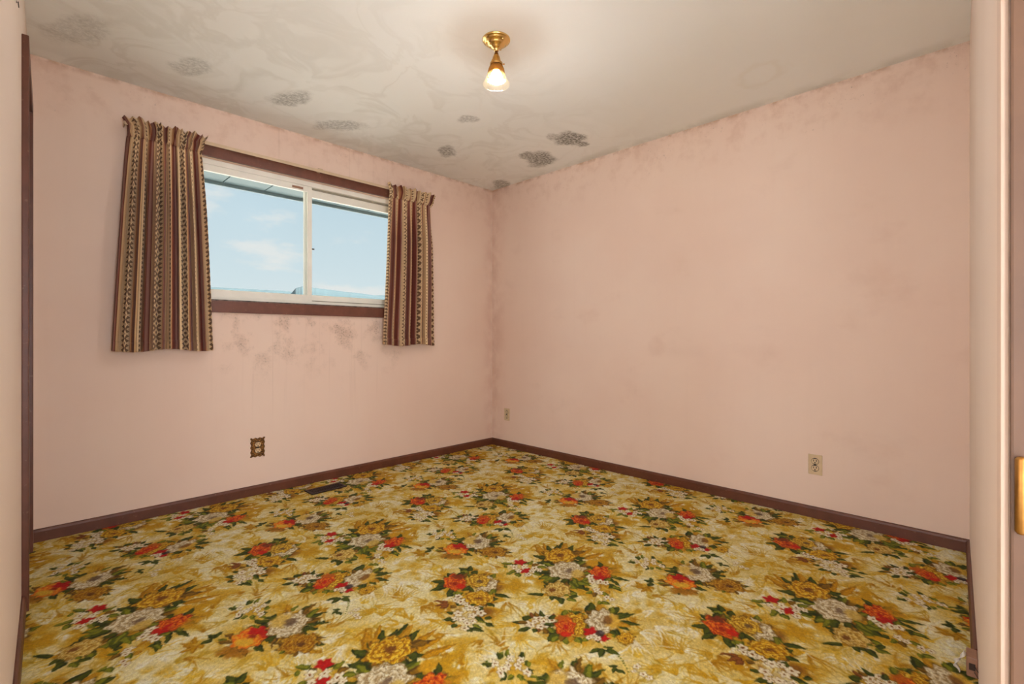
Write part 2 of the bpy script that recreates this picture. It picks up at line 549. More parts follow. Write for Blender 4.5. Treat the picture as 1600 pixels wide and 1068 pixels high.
def motif_A():
    S = Stamp(-1.49, -2.08, .52, 650, 840, 4)
    for a in [(930, 200, 420, 200), (1050, 180, 300, 160)]: S.splash(*a, (206, 160, 40), .62)
    for a in [(900, 120, 190, 90), (1160, 130, 150, 70), (900, 250, 330, 90), (600, 290, 150, 45), (1050, 330, 230, 70), (1250, 220, 120, 60)]: S.splash(*a, OC, .9)
    for a in [(905, 130, 120, 60), (1080, 160, 70, 40), (960, 280, 110, 40)]: S.splash(*a, BR, .6)
    for a in [(1000, 120, 1110, 60, 20), (980, 100, 1060, 40, 20), (800, 110, 740, 40, 22), (830, 90, 790, 28, 20), (1050, 130, 1180, 90, 22)]: S.leaf(*a, OC2, YM)
    for a in [(885, 95, 880, 40, 26), (930, 95, 985, 45, 26), (850, 95, 815, 45, 20), (840, 130, 730, 108, 22), (845, 160, 745, 150, 20), (1000, 130, 1060, 118, 18)]: S.leaf(*a, GD, GM)
    for a in [(870, 205, 735, 225, 26), (860, 225, 760, 255, 24), (1010, 180, 1035, 130, 30), (1050, 190, 1150, 178, 26), (1180, 230, 1345, 270, 16), (1190, 240, 1280, 300, 16), (1200, 280, 1290, 335, 18), (940, 260, 900, 300, 26), (980, 260, 1060, 330, 30)]: S.leaf(*a, GD, GM)
    for a in [(840, 240, 770, 250, 20), (930, 270, 1010, 320, 34), (960, 330, 1010, 365, 22), (1000, 270, 1100, 300, 24)]: S.leaf(*a, GM, GL)
    S.foliage(900, 115, 90, 44, 11, 95, 22); S.foliage(950, 205, 120, 55, 12, 110, 26); S.foliage(1150, 215, 70, 42, 9, 95, 20); S.foliage(880, 325, 80, 44, 7, 60, 18); S.foliage(680, 190, 80, 35, 9, 60, 16); S.foliage(1140, 300, 80, 50, 9, 70, 18)
    S.rose(900, 112, 98, 46, YH, YM, YL, BR, .4, 0, -.2)
    S.rose(940, 200, 112, 52, WH, WM, WL, (120, 98, 76), 1.2, .2, .1)
    S.ell(1010, 222, 40, 24, (214, 180, 88), .8, .5)
    S.rose(1155, 215, 70, 40, OH, OM, OL, RD, 2.0, -.1, .3)
    S.ell(1240, 205, 40, 30, (200, 150, 36), .8, .6); S.ell(1100, 155, 38, 20, (214, 164, 40), .9, .4)
    S.leaf(800, 352, 688, 345, 18, GD, GM); S.leaf(905, 370, 912, 415, 24, GD, GM); S.leaf(960, 365, 1015, 360, 20, GD, GM); S.leaf(940, 375, 1010, 395, 20, GM, GL); S.leaf(850, 360, 850, 390, 20, GD, GM)
    S.rose(882, 320, 82, 44, PH_, PM_, PL_, BR, 3.1, -.45, .15)
    for a in [(600, 160, 525, 155, 16), (620, 200, 560, 230, 18), (700, 165, 730, 140, 18), (640, 220, 640, 245, 18), (730, 215, 790, 235, 18), (570, 185, 545, 165, 12), (760, 180, 820, 180, 18)]: S.leaf(*a, GM, GL)
    for a in [(650, 150, 34, 16), (690, 202, 36, 16)]: S.ell(*a, RD, 1, .3, .2, 5)
    for a in [(615, 180, 24), (676, 178, 26), (742, 188, 26), (700, 226, 24), (770, 200, 20), (640, 204, 22), (725, 205, 22)]: S.small(*a)
    S.ell(1150, 248, 40, 14, RD, .9, .3, .2, 5)
    for a in [(1088, 240, 28), (1100, 268, 28), (1150, 272, 28), (1186, 278, 26), (1128, 322, 26), (1150, 340, 22), (1192, 370, 24), (1224, 382, 22)]: S.small(*a)
    for a in [(1100, 330, 1060, 350, 18), (1160, 395, 1215, 415, 20), (1160, 395, 1130, 412, 18), (1230, 300, 1290, 320, 14)]: S.leaf(*a, GM, GL)
    return S


def motif_B():
    S = Stamp(-1.83, -1.90, .46, 650, 840, 4)
    for a in [(350, 360, 300, 230), (330, 300, 220, 140)]: S.splash(*a, (206, 160, 40), .62)
    for a in [(470, 250, 130, 60), (580, 285, 90, 45), (500, 460, 110, 55), (170, 330, 90, 50), (380, 400, 190, 70), (60, 250, 90, 50), (230, 430, 120, 40)]: S.splash(*a, OC, .9)
    for a in [(490, 300, 70, 55), (430, 470, 80, 50), (300, 440, 110, 60)]: S.splash(*a, BR, .65)
    for a in [(320, 205, 265, 185, 22), (330, 205, 345, 170, 20), (190, 275, 85, 270, 22), (190, 300, 85, 330, 24), (240, 320, 195, 370, 34), (270, 320, 215, 345, 26), (490, 350, 600, 372, 20), (350, 225, 385, 200, 24)]: S.leaf(*a, GD, GM)
    for a in [(330, 215, 270, 205, 22), (250, 325, 240, 365, 22), (290, 330, 230, 370, 24)]: S.leaf(*a, GM, GL)
    S.foliage(245, 275, 66, 46, 9, 80, 24); S.foliage(410, 280, 110, 50, 9, 80, 22); S.foliage(390, 375, 98, 42, 9, 80, 22); S.foliage(310, 480, 110, 80, 13, 80, 22)
    S.rose(245, 275, 72, 50, OH, OM, OL, OL, .3, 0, .2); S.ell(262, 240, 40, 16, (120, 56, 26), .9, .4, .15, 6); S.ell(280, 300, 32, 16, (196, 44, 20), .9, .4)
    S.rose(435, 285, 70, 48, WH, WM, WL, WM, 2.2, -.3, 0)
    S.rose(385, 266, 74, 40, YH, (214, 176, 70), YL, (98, 76, 52), 1.0, .1, .1)
    S.rose(392, 375, 98, 42, YH, YM, YL, BR, 2.6, 0, 0)
    for a in [(200, 400, 105, 392, 18), (205, 410, 110, 425, 18), (200, 420, 140, 440, 16)]: S.leaf(*a, BR, (150, 90, 40))
    for a in [(250, 520, 200, 510, 22), (245, 535, 225, 560, 22), (350, 560, 425, 585, 22), (440, 530, 490, 555, 20), (430, 500, 480, 495, 18), (330, 560, 350, 585, 20), (370, 490, 420, 520, 20), (230, 470, 190, 460, 18)]: S.leaf(*a, GD, GM)
    for a in [(262, 365, 30), (282, 395, 34), (245, 385, 26), (335, 436, 34), (308, 412, 24), (405, 466, 36), (262, 470, 34), (350, 482, 32), (292, 508, 32), (302, 562, 32), (355, 520, 26), (245, 502, 26), (320, 530, 26), (380, 440, 24)]: S.small(*a)
    return S


def motif_C():
    S = Stamp(-1.70, -2.40, .50, 650, 840, 4)
    for a in [(1000, 560, 380, 190), (1080, 540, 260, 150)]: S.splash(*a, (206, 160, 40), .62)
    for a in [(760, 540, 150, 60), (960, 560, 150, 110), (1200, 520, 180, 110), (1430, 440, 120, 70), (1330, 600, 120, 60), (700, 620, 160, 40), (1500, 480, 90, 50)]: S.splash(*a, OC, .85)
    for a in [(800, 560, 90, 40), (1100, 600, 90, 50)]: S.splash(*a, BR, .6)
    for a in [(680, 528, 598, 522, 22), (720, 500, 660, 492, 26), (710, 560, 638, 582, 22), (900, 585, 825, 650, 40), (860, 580, 790, 585, 20), (1250, 500, 1375, 470, 24), (1270, 520, 1410, 545, 26), (1260, 545, 1340, 575, 24), (1220, 470, 1270, 430, 30), (1090, 470, 1095, 400, 40), (1040, 500, 1070, 560, 24), (1030, 490, 1090, 520, 20)]: S.leaf(*a, GD, GM)
    for a in [(1060, 490, 945, 450, 28), (940, 610, 945, 665, 34), (1000, 620, 1040, 660, 26), (1230, 580, 1240, 620, 26), (890, 610, 850, 650, 26)]: S.leaf(*a, GM, GL)
    for a in [(740, 500, 715, 465, 18), (850, 500, 865, 470, 18), (760, 560, 770, 590, 18)]: S.leaf(*a, BR, (150, 96, 44))
    for a in [(765, 500, 34), (800, 522, 34), (718, 542, 34), (852, 512, 30), (782, 552, 32), (836, 556, 32), (692, 530, 26), (872, 535, 26), (745, 520, 24), (820, 490, 24)]: S.small(*a)
    S.foliage(955, 545, 110, 70, 10, 90, 30); S.foliage(1165, 525, 120, 80, 11, 100, 30); S.foliage(1120, 605, 90, 35, 8, 60, 22); S.foliage(775, 530, 100, 50, 10, 70, 22)
    S.rose(990, 540, 78, 70, YH, YM, YL, BR, .8, -.3, .1)
    S.rose(935, 552, 62, 56, OH, OM, OL, RD, 1.7, .1, .1); S.ell(920, 500, 44, 20, (190, 104, 30), .9, .4, .2, 6)
    S.ell(940, 600, 36, 16, (198, 48, 22), .9, .4)
    S.rose(1160, 522, 92, 76, WH, WM, WL, WL, 2.9, .3, 0); S.ell(1232, 520, 44, 46, (220, 178, 70), .9, .4, .1, 7); S.ell(1200, 512, 30, 26, (124, 84, 40), .8, .5)
    S.ell(1092, 585, 42, 26, RD, 1, .3, .2, 5); S.ell(1168, 628, 42, 18, RD, 1, .3, .2, 5); S.ell(1150, 597, 28, 22, (50, 40, 44), .8, .4)
    for a in [(1112, 612, 28), (1138, 628, 26), (1085, 620, 24)]: S.small(*a)
    S.rose(1312, 625, 52, 36, YH, YM, YL, BR, 1.1, 0, .1)
    for a in [(1150, 690, 1080, 720, 22), (1170, 690, 1150, 745, 26), (1190, 695, 1280, 730, 24), (1200, 690, 1240, 680, 18), (1260, 800, 1200, 800, 18), (1260, 820, 1310, 850, 20), (1250, 810, 1230, 845, 18)]: S.leaf(*a, GD, GM)
    for i in range(16):
        f = i / 15; S.ell(1180 + 150 * f, 680 + 160 * f - 40 * math.sin(f * 3), 7, 5, GM, .8)
    for a in [(1382, 800, 30), (1420, 850, 30), (1462, 872, 28), (1365, 830, 20)]: S.small(*a)
    return S


def motif_D():
    S = Stamp(-1.575, -1.58, .46, 500, 760, 3.2)
    for a in [(740, 290, 210, 85), (770, 285, 150, 65)]: S.splash(*a, (206, 160, 40), .62)
    for a in [(500, 330, 60, 28), (660, 340, 80, 26), (870, 320, 90, 32), (940, 300, 60, 20), (760, 230, 70, 20), (600, 245, 70, 24), (780, 280, 140, 60)]: S.splash(*a, OC, .8)
    for a in [(650, 345, 60, 16), (880, 330, 50, 16), (820, 250, 50, 14)]: S.splash(*a, BR, .6)
    for a in [(510, 335, 450, 325, 10), (505, 335, 470, 350, 10), (510, 330, 520, 352, 12), (515, 325, 545, 340, 10), (500, 325, 480, 308, 9)]: S.leaf(*a, OC2, OC)
    for a in [(555, 312, 525, 300, 11), (555, 315, 520, 328, 11), (555, 312, 570, 295, 9), (720, 275, 650, 268, 13), (710, 285, 650, 288, 12), (840, 275, 935, 272, 12), (840, 262, 900, 245, 11), (850, 285, 900, 290, 10), (770, 245, 740, 230, 9), (800, 242, 820, 226, 9), (745, 305, 790, 330, 14)]: S.leaf(*a, GD, GM)
    for a in [(700, 262, 660, 255, 9), (760, 248, 780, 228, 9), (560, 232, 535, 240, 9), (620, 255, 600, 265, 9), (590, 225, 600, 212, 8), (570, 315, 620, 320, 6)]: S.leaf(*a, GM, GL)
    S.foliage(785, 277, 70, 34, 10, 60, 14); S.foliage(680, 318, 64, 28, 9, 52, 13); S.foliage(868, 325, 62, 22, 8, 48, 12); S.foliage(615, 240, 60, 20, 9, 34, 10)
    S.rose(868, 325, 64, 24, (206, 164, 60), (176, 126, 34), YL, (92, 56, 24), .7, .1, .1)
    S.ell(660, 345, 52, 16, (168, 116, 30), .9, .4, .15, 7)
    S.rose(680, 312, 58, 27, (240, 176, 60), OH, OM, OL, 1.9, .1, -.2); S.ell(694, 294, 34, 10, RD, .95, .3, .2, 5); S.ell(675, 322, 34, 10, (226, 186, 70), .9, .4); S.ell(725, 305, 16, 10, RD, .8, .4)
    S.rose(785, 277, 66, 32, WH, WM, WL, (120, 100, 80), 2.4, 0, -.1)
    S.ell(752, 268, 34, 18, (222, 186, 90), .8, .5, .1, 6); S.ell(790, 270, 22, 9, (110, 88, 66), .8, .5)
    for a in [(570, 236, 14), (598, 246, 14), (640, 240, 14), (662, 250, 14), (620, 227, 12), (582, 252, 12), (652, 228, 12), (610, 238, 11)]: S.small(*a)
    return S


AV, BV = np.array([.93, .038]), np.array([.4665, -.916])
canvas = np.zeros((NYC, NXC, 3)) + np.array((240, 228, 176.))
Xg, Yg = np.meshgrid(FX0 + (np.arange(NXC) + .5) * RES, FY0 + (np.arange(NYC) + .5) * RES)
n1, n2 = gnoise(NYC, NXC, 26), gnoise(NYC, NXC, 10)
canvas += np.clip(n1 * .6 + .28, 0, 1)[..., None] * .55 * (np.array((214, 178, 76.)) - canvas)
canvas += np.clip(n2 * .5 - .1, 0, 1)[..., None] * .5 * (np.array((248, 242, 214.)) - canvas)


def stamp_lattice(ca, al, cx, cy, n):
    for i in range(-6, 7):
        for j in range(-4, 5):
            px_, py_ = cx + i * AV[0] + j * BV[0], cy + i * AV[1] + j * BV[1]
            ix, iy = int(round((px_ - FX0) / RES)), int(round((py_ - FY0) / RES))
            x0, x1, y0, y1 = ix - n, ix + n + 1, iy - n, iy + n + 1
            a, b = max(x0, 0), min(x1, NXC); c, e = max(y0, 0), min(y1, NYC)
            if a >= b or c >= e: continue
            sa = al[c - y0:e - y0, a - x0:b - x0, None]; sc = ca[c - y0:e - y0, a - x0:b - x0]
            canvas[c:e, a:b] += sa * (sc - canvas[c:e, a:b])


# feathery ochre and cream scrolls between the bouquets (floor coordinates)
def strokes():
    n = int(.70 / RES)
    m = 2 * n + 1
    g = np.arange(-n, n + 1) * RES
    S = Stamp(-1.5, -2.1, .70, 0, 0, 1)
    S.U, S.V = np.meshgrid(g, g)
    S.U = S.U + gnoise(m, m, 4) * .0022; S.V = S.V + gnoise(m, m, 4) * .0022
    S.c[:] = 0; S.a[:] = 0
    pal = [((198, 154, 34), .85), ((172, 124, 16), .8), ((222, 186, 72), .8), ((252, 246, 220), .95), ((206, 164, 44), .85), ((246, 236, 192), .95), ((190, 158, 52), .7), ((252, 246, 220), .9)]
    for f in range(330):
        cx, cy = rng.uniform(-.47, .47), rng.uniform(-.46, .46)
        a0 = rng.uniform(0, 2 * PI); turn = rng.choice((-1, 1)) * rng.uniform(.5, 1.6)
        nb = rng.integers(4, 9); (col, al) = pal[rng.integers(0, len(pal))]
        for b in range(nb):                      # a fan of curved barbs
            a = a0 + (b - nb / 2) * .22
            ln = rng.uniform(.03, .11); wd = rng.uniform(.003, .007)
            dx, dy = math.cos(a), math.sin(a)
            x0, x1 = np.searchsorted(g, cx - .16), np.searchsorted(g, cx + .16)
            y0, y1 = np.searchsorted(g, cy - .16), np.searchsorted(g, cy + .16)
            sl = (slice(y0, y1), slice(x0, x1))
            du, dv = S.U[sl] - cx, S.V[sl] - cy
            tt = (du * dx + dv * dy) / ln
            s_ = (-du * dy + dv * dx) - turn * ln * .5 * np.clip(tt, 0, 1) ** 2
            e = wd * np.sqrt(np.clip(tt, 0, 1)) * np.clip(1 - tt, 0, 1) * 2.6
            k = np.clip(np.where((tt > 0) & (tt < 1), (e - np.abs(s_)) / .003 + .3, 0), 0, 1) * al * rng.uniform(.6, 1)
            a_old = S.a[sl]; an = k + a_old * (1 - k)
            S.c[sl] = np.where(an[..., None] > 1e-6, (np.array(col, float) * k[..., None] + S.c[sl] * (a_old * (1 - k))[..., None]) / np.maximum(an, 1e-6)[..., None], S.c[sl])
            S.a[sl] = an
    return S


S = strokes(); stamp_lattice(S.c, S.a, -1.5, -2.1, S.n)
for fn in (motif_D, motif_C, motif_B, motif_A):
    S = fn(); stamp_lattice(S.c, S.a, S.cx, S.cy, S.n)
pile = gnoise(NYC, NXC, .9)
canvas *= (1 + .05 * pile)[..., None]
lum_ = canvas @ np.array([.3, .59, .11]); canvas = lum_[..., None] + (canvas - lum_[..., None]) * 1.16
canvas = np.clip(canvas, 0, 255).reshape(NYC // 2, 2, NXC // 2, 2, 3).mean((1, 3))
cl_ = canvas / 255.0
cl_ = np.where(cl_ <= .04045, cl_ / 12.92, ((cl_ + .055) / 1.055) ** 2.4)

ny, nx = cl_.shape[:2]
gx = FX0 + (np.arange(nx) + .5) * RES * 2; gy = FY0 + (np.arange(ny) + .5) * RES * 2
gx[-1] = FX1; gy[-1] = FY1
VX, VY = np.meshgrid(gx, gy)
VZ = -.0015 + np.clip(gnoise(ny, nx, .8), -2, 2) * .0004
co = np.stack([VX, VY, VZ], -1).reshape(-1, 3).astype(np.float32)
idx = np.arange(ny * nx).reshape(ny, nx)
quads = np.stack([idx[:-1, :-1], idx[:-1, 1:], idx[1:, 1:], idx[1:, :-1]], -1).reshape(-1, 4)
me = bpy.data.meshes.new('floor')
me.vertices.add(len(co)); me.vertices.foreach_set('co', co.ravel())
me.loops.add(quads.size); me.loops.foreach_set('vertex_index', quads.ravel().astype(np.int32))
me.polygons.add(len(quads)); me.polygons.foreach_set('loop_start', (np.arange(len(quads)) * 4).astype(np.int32))
me.update(calc_edges=True)
ca = me.color_attributes.new('print', 'FLOAT_COLOR', 'POINT')
ca.data.foreach_set('color', np.concatenate([cl_.reshape(-1, 3), np.ones((ny * nx, 1))], 1).astype(np.float32).ravel())
me.polygons.foreach_set('use_smooth', np.ones(len(quads), dtype=bool))
CARPET_K = .80
m, t, b = newmat('floral_carpet')
at = t.n.new('ShaderNodeAttribute'); at.attribute_name = 'print'
P = t.n.new('ShaderNodeTexCoord').outputs['Object']
tuft = t.noise(P, 420., 3, .6)
c_ = t.mix(1.0, at.outputs['Color'], t.ramp(tuft, [(.25, (.72 * CARPET_K,) * 3 + (1,)), (.75, (1.18 * CARPET_K,) * 3 + (1,))]), 'MULTIPLY')
t.l.new(c_, b.inputs['Base Color']); b.inputs['Roughness'].default_value = .95
b.inputs['Specular IOR Level'].default_value = .1
b.inputs['Sheen Weight'].default_value = .05
t.l.new(t.bump(tuft, .2, .003), b.inputs['Normal'])
me.materials.append(m)
fl = struct(link(bpy.data.objects.new('floor', me)))

# ------------------------------------------------------------------ room shell
T = .14
bm = bmesh.new()   # window wall with its opening
box(bm, (-3.40, 0, -.03), (WX0, T, H)); box(bm, (WX1, 0, -.03), (T, T, H))
box(bm, (WX0, 0, -.03), (WX1, T, WZ0)); box(bm, (WX0, 0, WZ1), (WX1, T, H))
struct(obj('wall_back', bm, M_WIN))
bm = bmesh.new(); prism(bm, [(0, 0), (T, 0), (T, -3.5), (0, -3.5)], -.03, H); struct(obj('wall_right', bm, M_RIGHT))
# left wall, with the closet opening
SO0, SO1 = -3.32, -2.38                 # unseen side opening, added so panel light reaches the right wall
CL0, CL1, CLH = -.785, -.155, 2.10     # closet opening along Y
def lw(y0, y1, z0, z1, bm):
    prism(bm, [(xl(y0), y0), (xl(y1), y1), (xl(y1) - .12, y1), (xl(y0) - .12, y0)], z0, z1)
bm = bmesh.new()
lw(0, CL1, -.03, H, bm); lw(CL1, CL0, CLH, H, bm); lw(CL0, SO1, -.03, H, bm); lw(SO1, SO0, DOOR_H, H, bm); lw(SO0, -3.60, -.03, H, bm)
struct(obj('wall_left', bm, M_PLAIN))
# near wall, with the doorway the photograph is taken from
def nw(x0, x1, z0, z1, bm):
    prism(bm, [(x0, yn(x0)), (x1, yn(x1)), (x1, yn(x1) - .12), (x0, yn(x0) - .12)], z0, z1)
bm = bmesh.new()
nw(0, OPEN1, -.03, H, bm); nw(OPEN1, OPEN0, DOOR_H, H, bm); nw(OPEN0, -3.30, -.03, H, bm)
struct(obj('wall_near', bm, M_PLAIN))
bm = bmesh.new(); box(bm, (-3.40, -3.60, H), (T, T, H + .1)); struct(obj('ceiling', bm, M_CEIL))

# hall behind the doorway
M_HALL = simple('hall_paint', (226, 208, 190), .7, nscale=2., namt=.03)
M_HFLOOR = simple('hall_bounce_floor', (228, 224, 216), .6, nscale=6., namt=.05)  # unseen floor, made pale to bounce panel light up to the ceiling
HY, HX, HF = -5.3, -5.6, -1.7
HRX = xl(-3.4) - .12
bm = bmesh.new(); box(bm, (HX, HY, -.06), (-1.2, -3.44, -.004)); box(bm, (HX, -3.44, -.06), (-3.21, HF, -.004)); struct(obj('floor_hall', bm, M_HFLOOR))
bm = bmesh.new(); box(bm, (HX - .1, HY - .1, H), (-1.1, -3.60, H + .1)); box(bm, (HX - .1, -3.60, H), (-3.40, HF, H + .1)); struct(obj('ceiling_hall', bm, M_HALL))
HWZ0, HWZ1 = .12, 2.05
bm = bmesh.new()
box(bm, (HX - .1, HY - .1, -.06), (-5.3, HY, H)); box(bm, (-2.3, HY - .1, -.06), (-1.1, HY, H)); box(bm, (-5.3, HY - .1, -.06), (-2.3, HY, HWZ0)); box(bm, (-5.3, HY - .1, HWZ1), (-2.3, HY, H))
struct(obj('wall_hall_back', bm, M_HALL))
bm = bmesh.new()
box(bm, (HX - .1, HY, -.06), (HX, -5.0, H)); box(bm, (HX - .1, -2.0, -.06), (HX, HF, H)); box(bm, (HX - .1, -5.0, -.06), (HX, -2.0, HWZ0)); box(bm, (HX - .1, -5.0, HWZ1), (HX, -2.0, H))
struct(obj('wall_hall_left', bm, M_HALL))
bm = bmesh.new(); box(bm, (-1.2, HY, -.06), (-1.1, -3.50, H)); struct(obj('wall_hall_right', bm, M_HALL))
bm = bmesh.new(); box(bm, (HX - .1, HF, -.06), (-3.31, HF + .1, H)); struct(obj('wall_hall_front', bm, M_HALL))
# glowing panels added out of view in the hall to fill the room with light
m, t, b = newmat('glowing_fill_pane')
b.inputs['Base Color'].default_value = (.8, .8, .8, 1); b.inputs['Emission Color'].default_value = (.91, .99, 1.10, 1); b.inputs['Emission Strength'].default_value = HALL_FILL
m_b = m.copy(); m_b.node_tree.nodes['Principled BSDF'].inputs['Emission Strength'].default_value = HALL_FILL * 1.4
M_HFR = simple('fill_panel_frame', (236, 230, 220), .5, nscale=8., namt=.04)
for nm, loc, rz in (('fill_panel_back', (-5.3, HY, 0), 0.), ('fill_panel_left', (HX, -2.0, 0), -PI / 2)):     # local x along the wall, local -y outward
    hwn = struct(empty(nm, loc, rz)); WL_ = 3.0
    for k in range(4):
        x0 = k * WL_ / 4; x1 = x0 + WL_ / 4
        obj('pane', bx((x0 + .03, -.06, HWZ0 + .04), (x1 - .03, -.05, HWZ1 - .04)), m_b if nm == 'fill_panel_back' else m, hwn)
        obj('mullion', bx((x0 - (.03 if k else 0), -.08, HWZ0 + .04), (x0 + .03, -.02, HWZ1 - .04), .003), M_HFR, hwn)
    obj('mullion', bx((WL_ - .03, -.08, HWZ0 + .04), (WL_, -.02, HWZ1 - .04), .003), M_HFR, hwn)
    obj('rail', bx((0, -.08, HWZ0), (WL_, -.02, HWZ0 + .04), .003), M_HFR, hwn)
    obj('rail', bx((0, -.08, HWZ1 - .04), (WL_, -.02, HWZ1), .003), M_HFR, hwn)

# baseboards
BP = [(0, -.004), (.013, -.004), (.013, .048), (.009, .058), (.004, .062), (0, .062)]
bm = bmesh.new(); run(bm, BP, (-3.16, 0), (0, 0), (0, -1)); struct(obj('baseboard_back', bm, M_BROWN2))
bm = bmesh.new(); run(bm, BP, (0, -.0), (0, -3.345), (-1, 0)); struct(obj('baseboard_right', bm, M_BROWN2))
bm = bmesh.new(); run(bm, BP, (0, yn(0)), (-1.098, yn(-1.098)), (-NS, 1)); struct(obj('baseboard_near', bm, M_BROWN2))
bm = bmesh.new(); run(bm, BP, (xl(CL0 - .06), CL0 - .06), (xl(SO1 + .06), SO1 + .06), (1, -LS)); struct(obj('baseboard_left', bm, M_BROWN2))

# ------------------------------------------------------------------ closet door in the left wall (brown casing, flat slab)
dl = struct(empty('door_1', (xl(0), 0, 0), math.atan2(-1, -LS)))   # local x runs toward the camera along the wall, local y into the room
def bl(name, lo, hi, mat, parent, bev=.003): return obj(name, bx(lo, hi, bev), mat, parent)
a0, a1 = -CL1, -CL0
bl('casing', (a0 - .058, 0, -.002), (a0, .020, CLH + .058), M_BROWN2, dl)
bl('casing', (a1, 0, -.002), (a1 + .058, .020, CLH + .058), M_BROWN2, dl)
bl('casing', (a0, 0, CLH), (a1, .020, CLH + .058), M_BROWN2, dl)
bl('jamb', (a0, -.12, -.002), (a0 + .018, .004, CLH), M_BROWN2, dl)
bl('jamb', (a1 - .018, -.12, -.002), (a1, .004, CLH), M_BROWN2, dl)
bl('jamb', (a0 + .018, -.12, CLH - .018), (a1 - .018, .004, CLH), M_BROWN2, dl)
sl = bl('slab', (a0 + .021, -.05, .012), (a1 - .021, -.015, CLH - .021), M_BROWN, dl)
M_BRASS = simple('brass', (234, 198, 128), .24, 1.0, nscale=8., namt=.05)

# ------------------------------------------------------------------ doorway: jamb, casing and hinge at the right edge of the view
M_CASE = simple('cream_gloss_paint', (226, 198, 178), .4, nscale=5., namt=.04)
M_JAMB = simple('worn_tan_paint', (88, 60, 40), .5, nscale=6., namt=.14)
nd = struct(empty('door_2', (OPEN1, yn(OPEN1), 0), math.atan2(NS, 1.0)))    # local x toward the right wall, local y into the room
wo = OPEN1 - OPEN0
bl('casing', (0, 0, -.002), (.068, .008, DOOR_H + .06), M_CASE, nd, .0035)
bl('casing', (-wo - .0, 0, DOOR_H), (0, .012, DOOR_H + .06), M_CASE, nd)
jm = bl('jamb', (-.018, -.125, -.002), (0, .0, DOOR_H), M_JAMB, nd)
bl('jamb', (-wo, -.125, -.002), (-wo + .012, .0, DOOR_H), M_JAMB, nd)
bl('jamb', (-wo + .012, -.125, DOOR_H - .018), (-.018, .0, DOOR_H), M_JAMB, nd)
M_HINGE = simple('tarnished_brass', (156, 112, 56), .4, .9, nscale=25., namt=.25)
for hz_ in (.785, 1.80, .20):
    hb = obj('hinge', bx((-.0205, -.060, hz_), (-.018, -.010, hz_ + .089), .0008), M_HINGE, jm)
    bm = bmesh.new(); lathe(bm, [(.0, -.004), (.004, -.003), (.0062, 0), (.0062, .089), (.004, .092), (0, .093)], 14, 'z', (-.0225, -.0095, hz_)); obj('hinge_barrel', bm, M_HINGE, jm, True)

# unseen side opening added to let fill light in: painted casing and jambs
so = struct(empty('fill_opening', (xl(0), 0, 0), math.atan2(-1, -LS)))
b0, b1 = -SO1, -SO0
bl('casing', (b0 - .060, 0, -.002), (b0, .012, DOOR_H + .06), M_CASE, so)
bl('casing', (b1, 0, -.002), (b1 + .060, .012, DOOR_H + .06), M_CASE, so)
bl('casing', (b0, 0, DOOR_H), (b1, .012, DOOR_H + .06), M_CASE, so)
bl('jamb', (b0, -.12, -.002), (b0 + .012, .0, DOOR_H), M_CASE, so)
bl('jamb', (b1 - .012, -.12, -.002), (b1, .0, DOOR_H), M_CASE, so)
bl('jamb', (b0 + .012, -.12, DOOR_H - .012), (b1 - .012, .0, DOOR_H), M_CASE, so)

# ------------------------------------------------------------------ window
M_ALU = simple('white_window_frame', (240, 234, 220), .4, nscale=8., namt=.04)
M_ALUD = simple('grey_window_track', (150, 140, 122), .5, nscale=20., namt=.15)
win = struct(empty('window_1', (0, 0, 0)))
bl('casing_head', (WX0 - .07, -.022, WZ1), (WX1 + .07, .0, 2.208), M_BROWN, win)
bl('casing_sill', (WX0 - .07, -.022, 1.181), (WX1 + .07, .0, WZ0 - .004), M_BROWN, win)
bl('casing_side', (WX0 - .07, -.022, WZ0 - .004), (WX0, .0, WZ1), M_BROWN, win)
bl('casing_side', (WX1, -.022, WZ0 - .004), (WX1 + .07, .0, WZ1), M_BROWN, win)
bl('sill_lip', (WX0, -.014, WZ0 - .010), (WX1, .03, WZ0 + .004), simple('peeling_sill', (92, 76, 66), .5, nscale=45., namt=.85), win, .002)
F0, F1 = .030, .115
bl('frame_head', (WX0, F0, WZ1 - .034), (WX1, F1, WZ1), M_ALU, win)
bl('frame_sill', (WX0, F0, WZ0), (WX1, F1, WZ0 + .026), M_ALU, win)
bl('frame_side', (WX0, F0, WZ0 + .026), (WX0 + .03, F1, WZ1 - .034), M_ALU, win)
bl('frame_side', (WX1 - .03, F0, WZ0 + .026), (WX1, F1, WZ1 - .034), M_ALU, win)
bl('track', (WX0 + .03, .058, WZ1 - .046), (WX1 - .03, .064, WZ1 - .034), M_ALUD, win, 0)
bl('track', (WX0 + .03, .058, WZ0 + .026), (WX1 - .03, .064, WZ0 + .034), M_ALUD, win, 0)
mg, tg, bg_ = newmat('window_glass')
for n_ in list(tg.n):
    if n_.type != 'OUTPUT_MATERIAL': tg.n.remove(n_)
tr = tg.n.new('ShaderNodeBsdfTransparent'); tr.inputs[0].default_value = (.95, .97, .97, 1)
gl = tg.n.new('ShaderNodeBsdfGlossy'); gl.inputs['Roughness'].default_value = .3
fr = tg.n.new('ShaderNodeFresnel'); fr.inputs[0].default_value = 1.35
mx = tg.n.new('ShaderNodeMixShader'); tg.l.new(tg.m('MULTIPLY', fr.outputs[0], .25), mx.inputs[0]); tg.l.new(tr.outputs[0], mx.inputs[1]); tg.l.new(gl.outputs[0], mx.inputs[2])
tg.l.new(mx.outputs[0], [n_ for n_ in tg.n if n_.type == 'OUTPUT_MATERIAL'][0].inputs[0])
XM = -1.757     # meeting stile
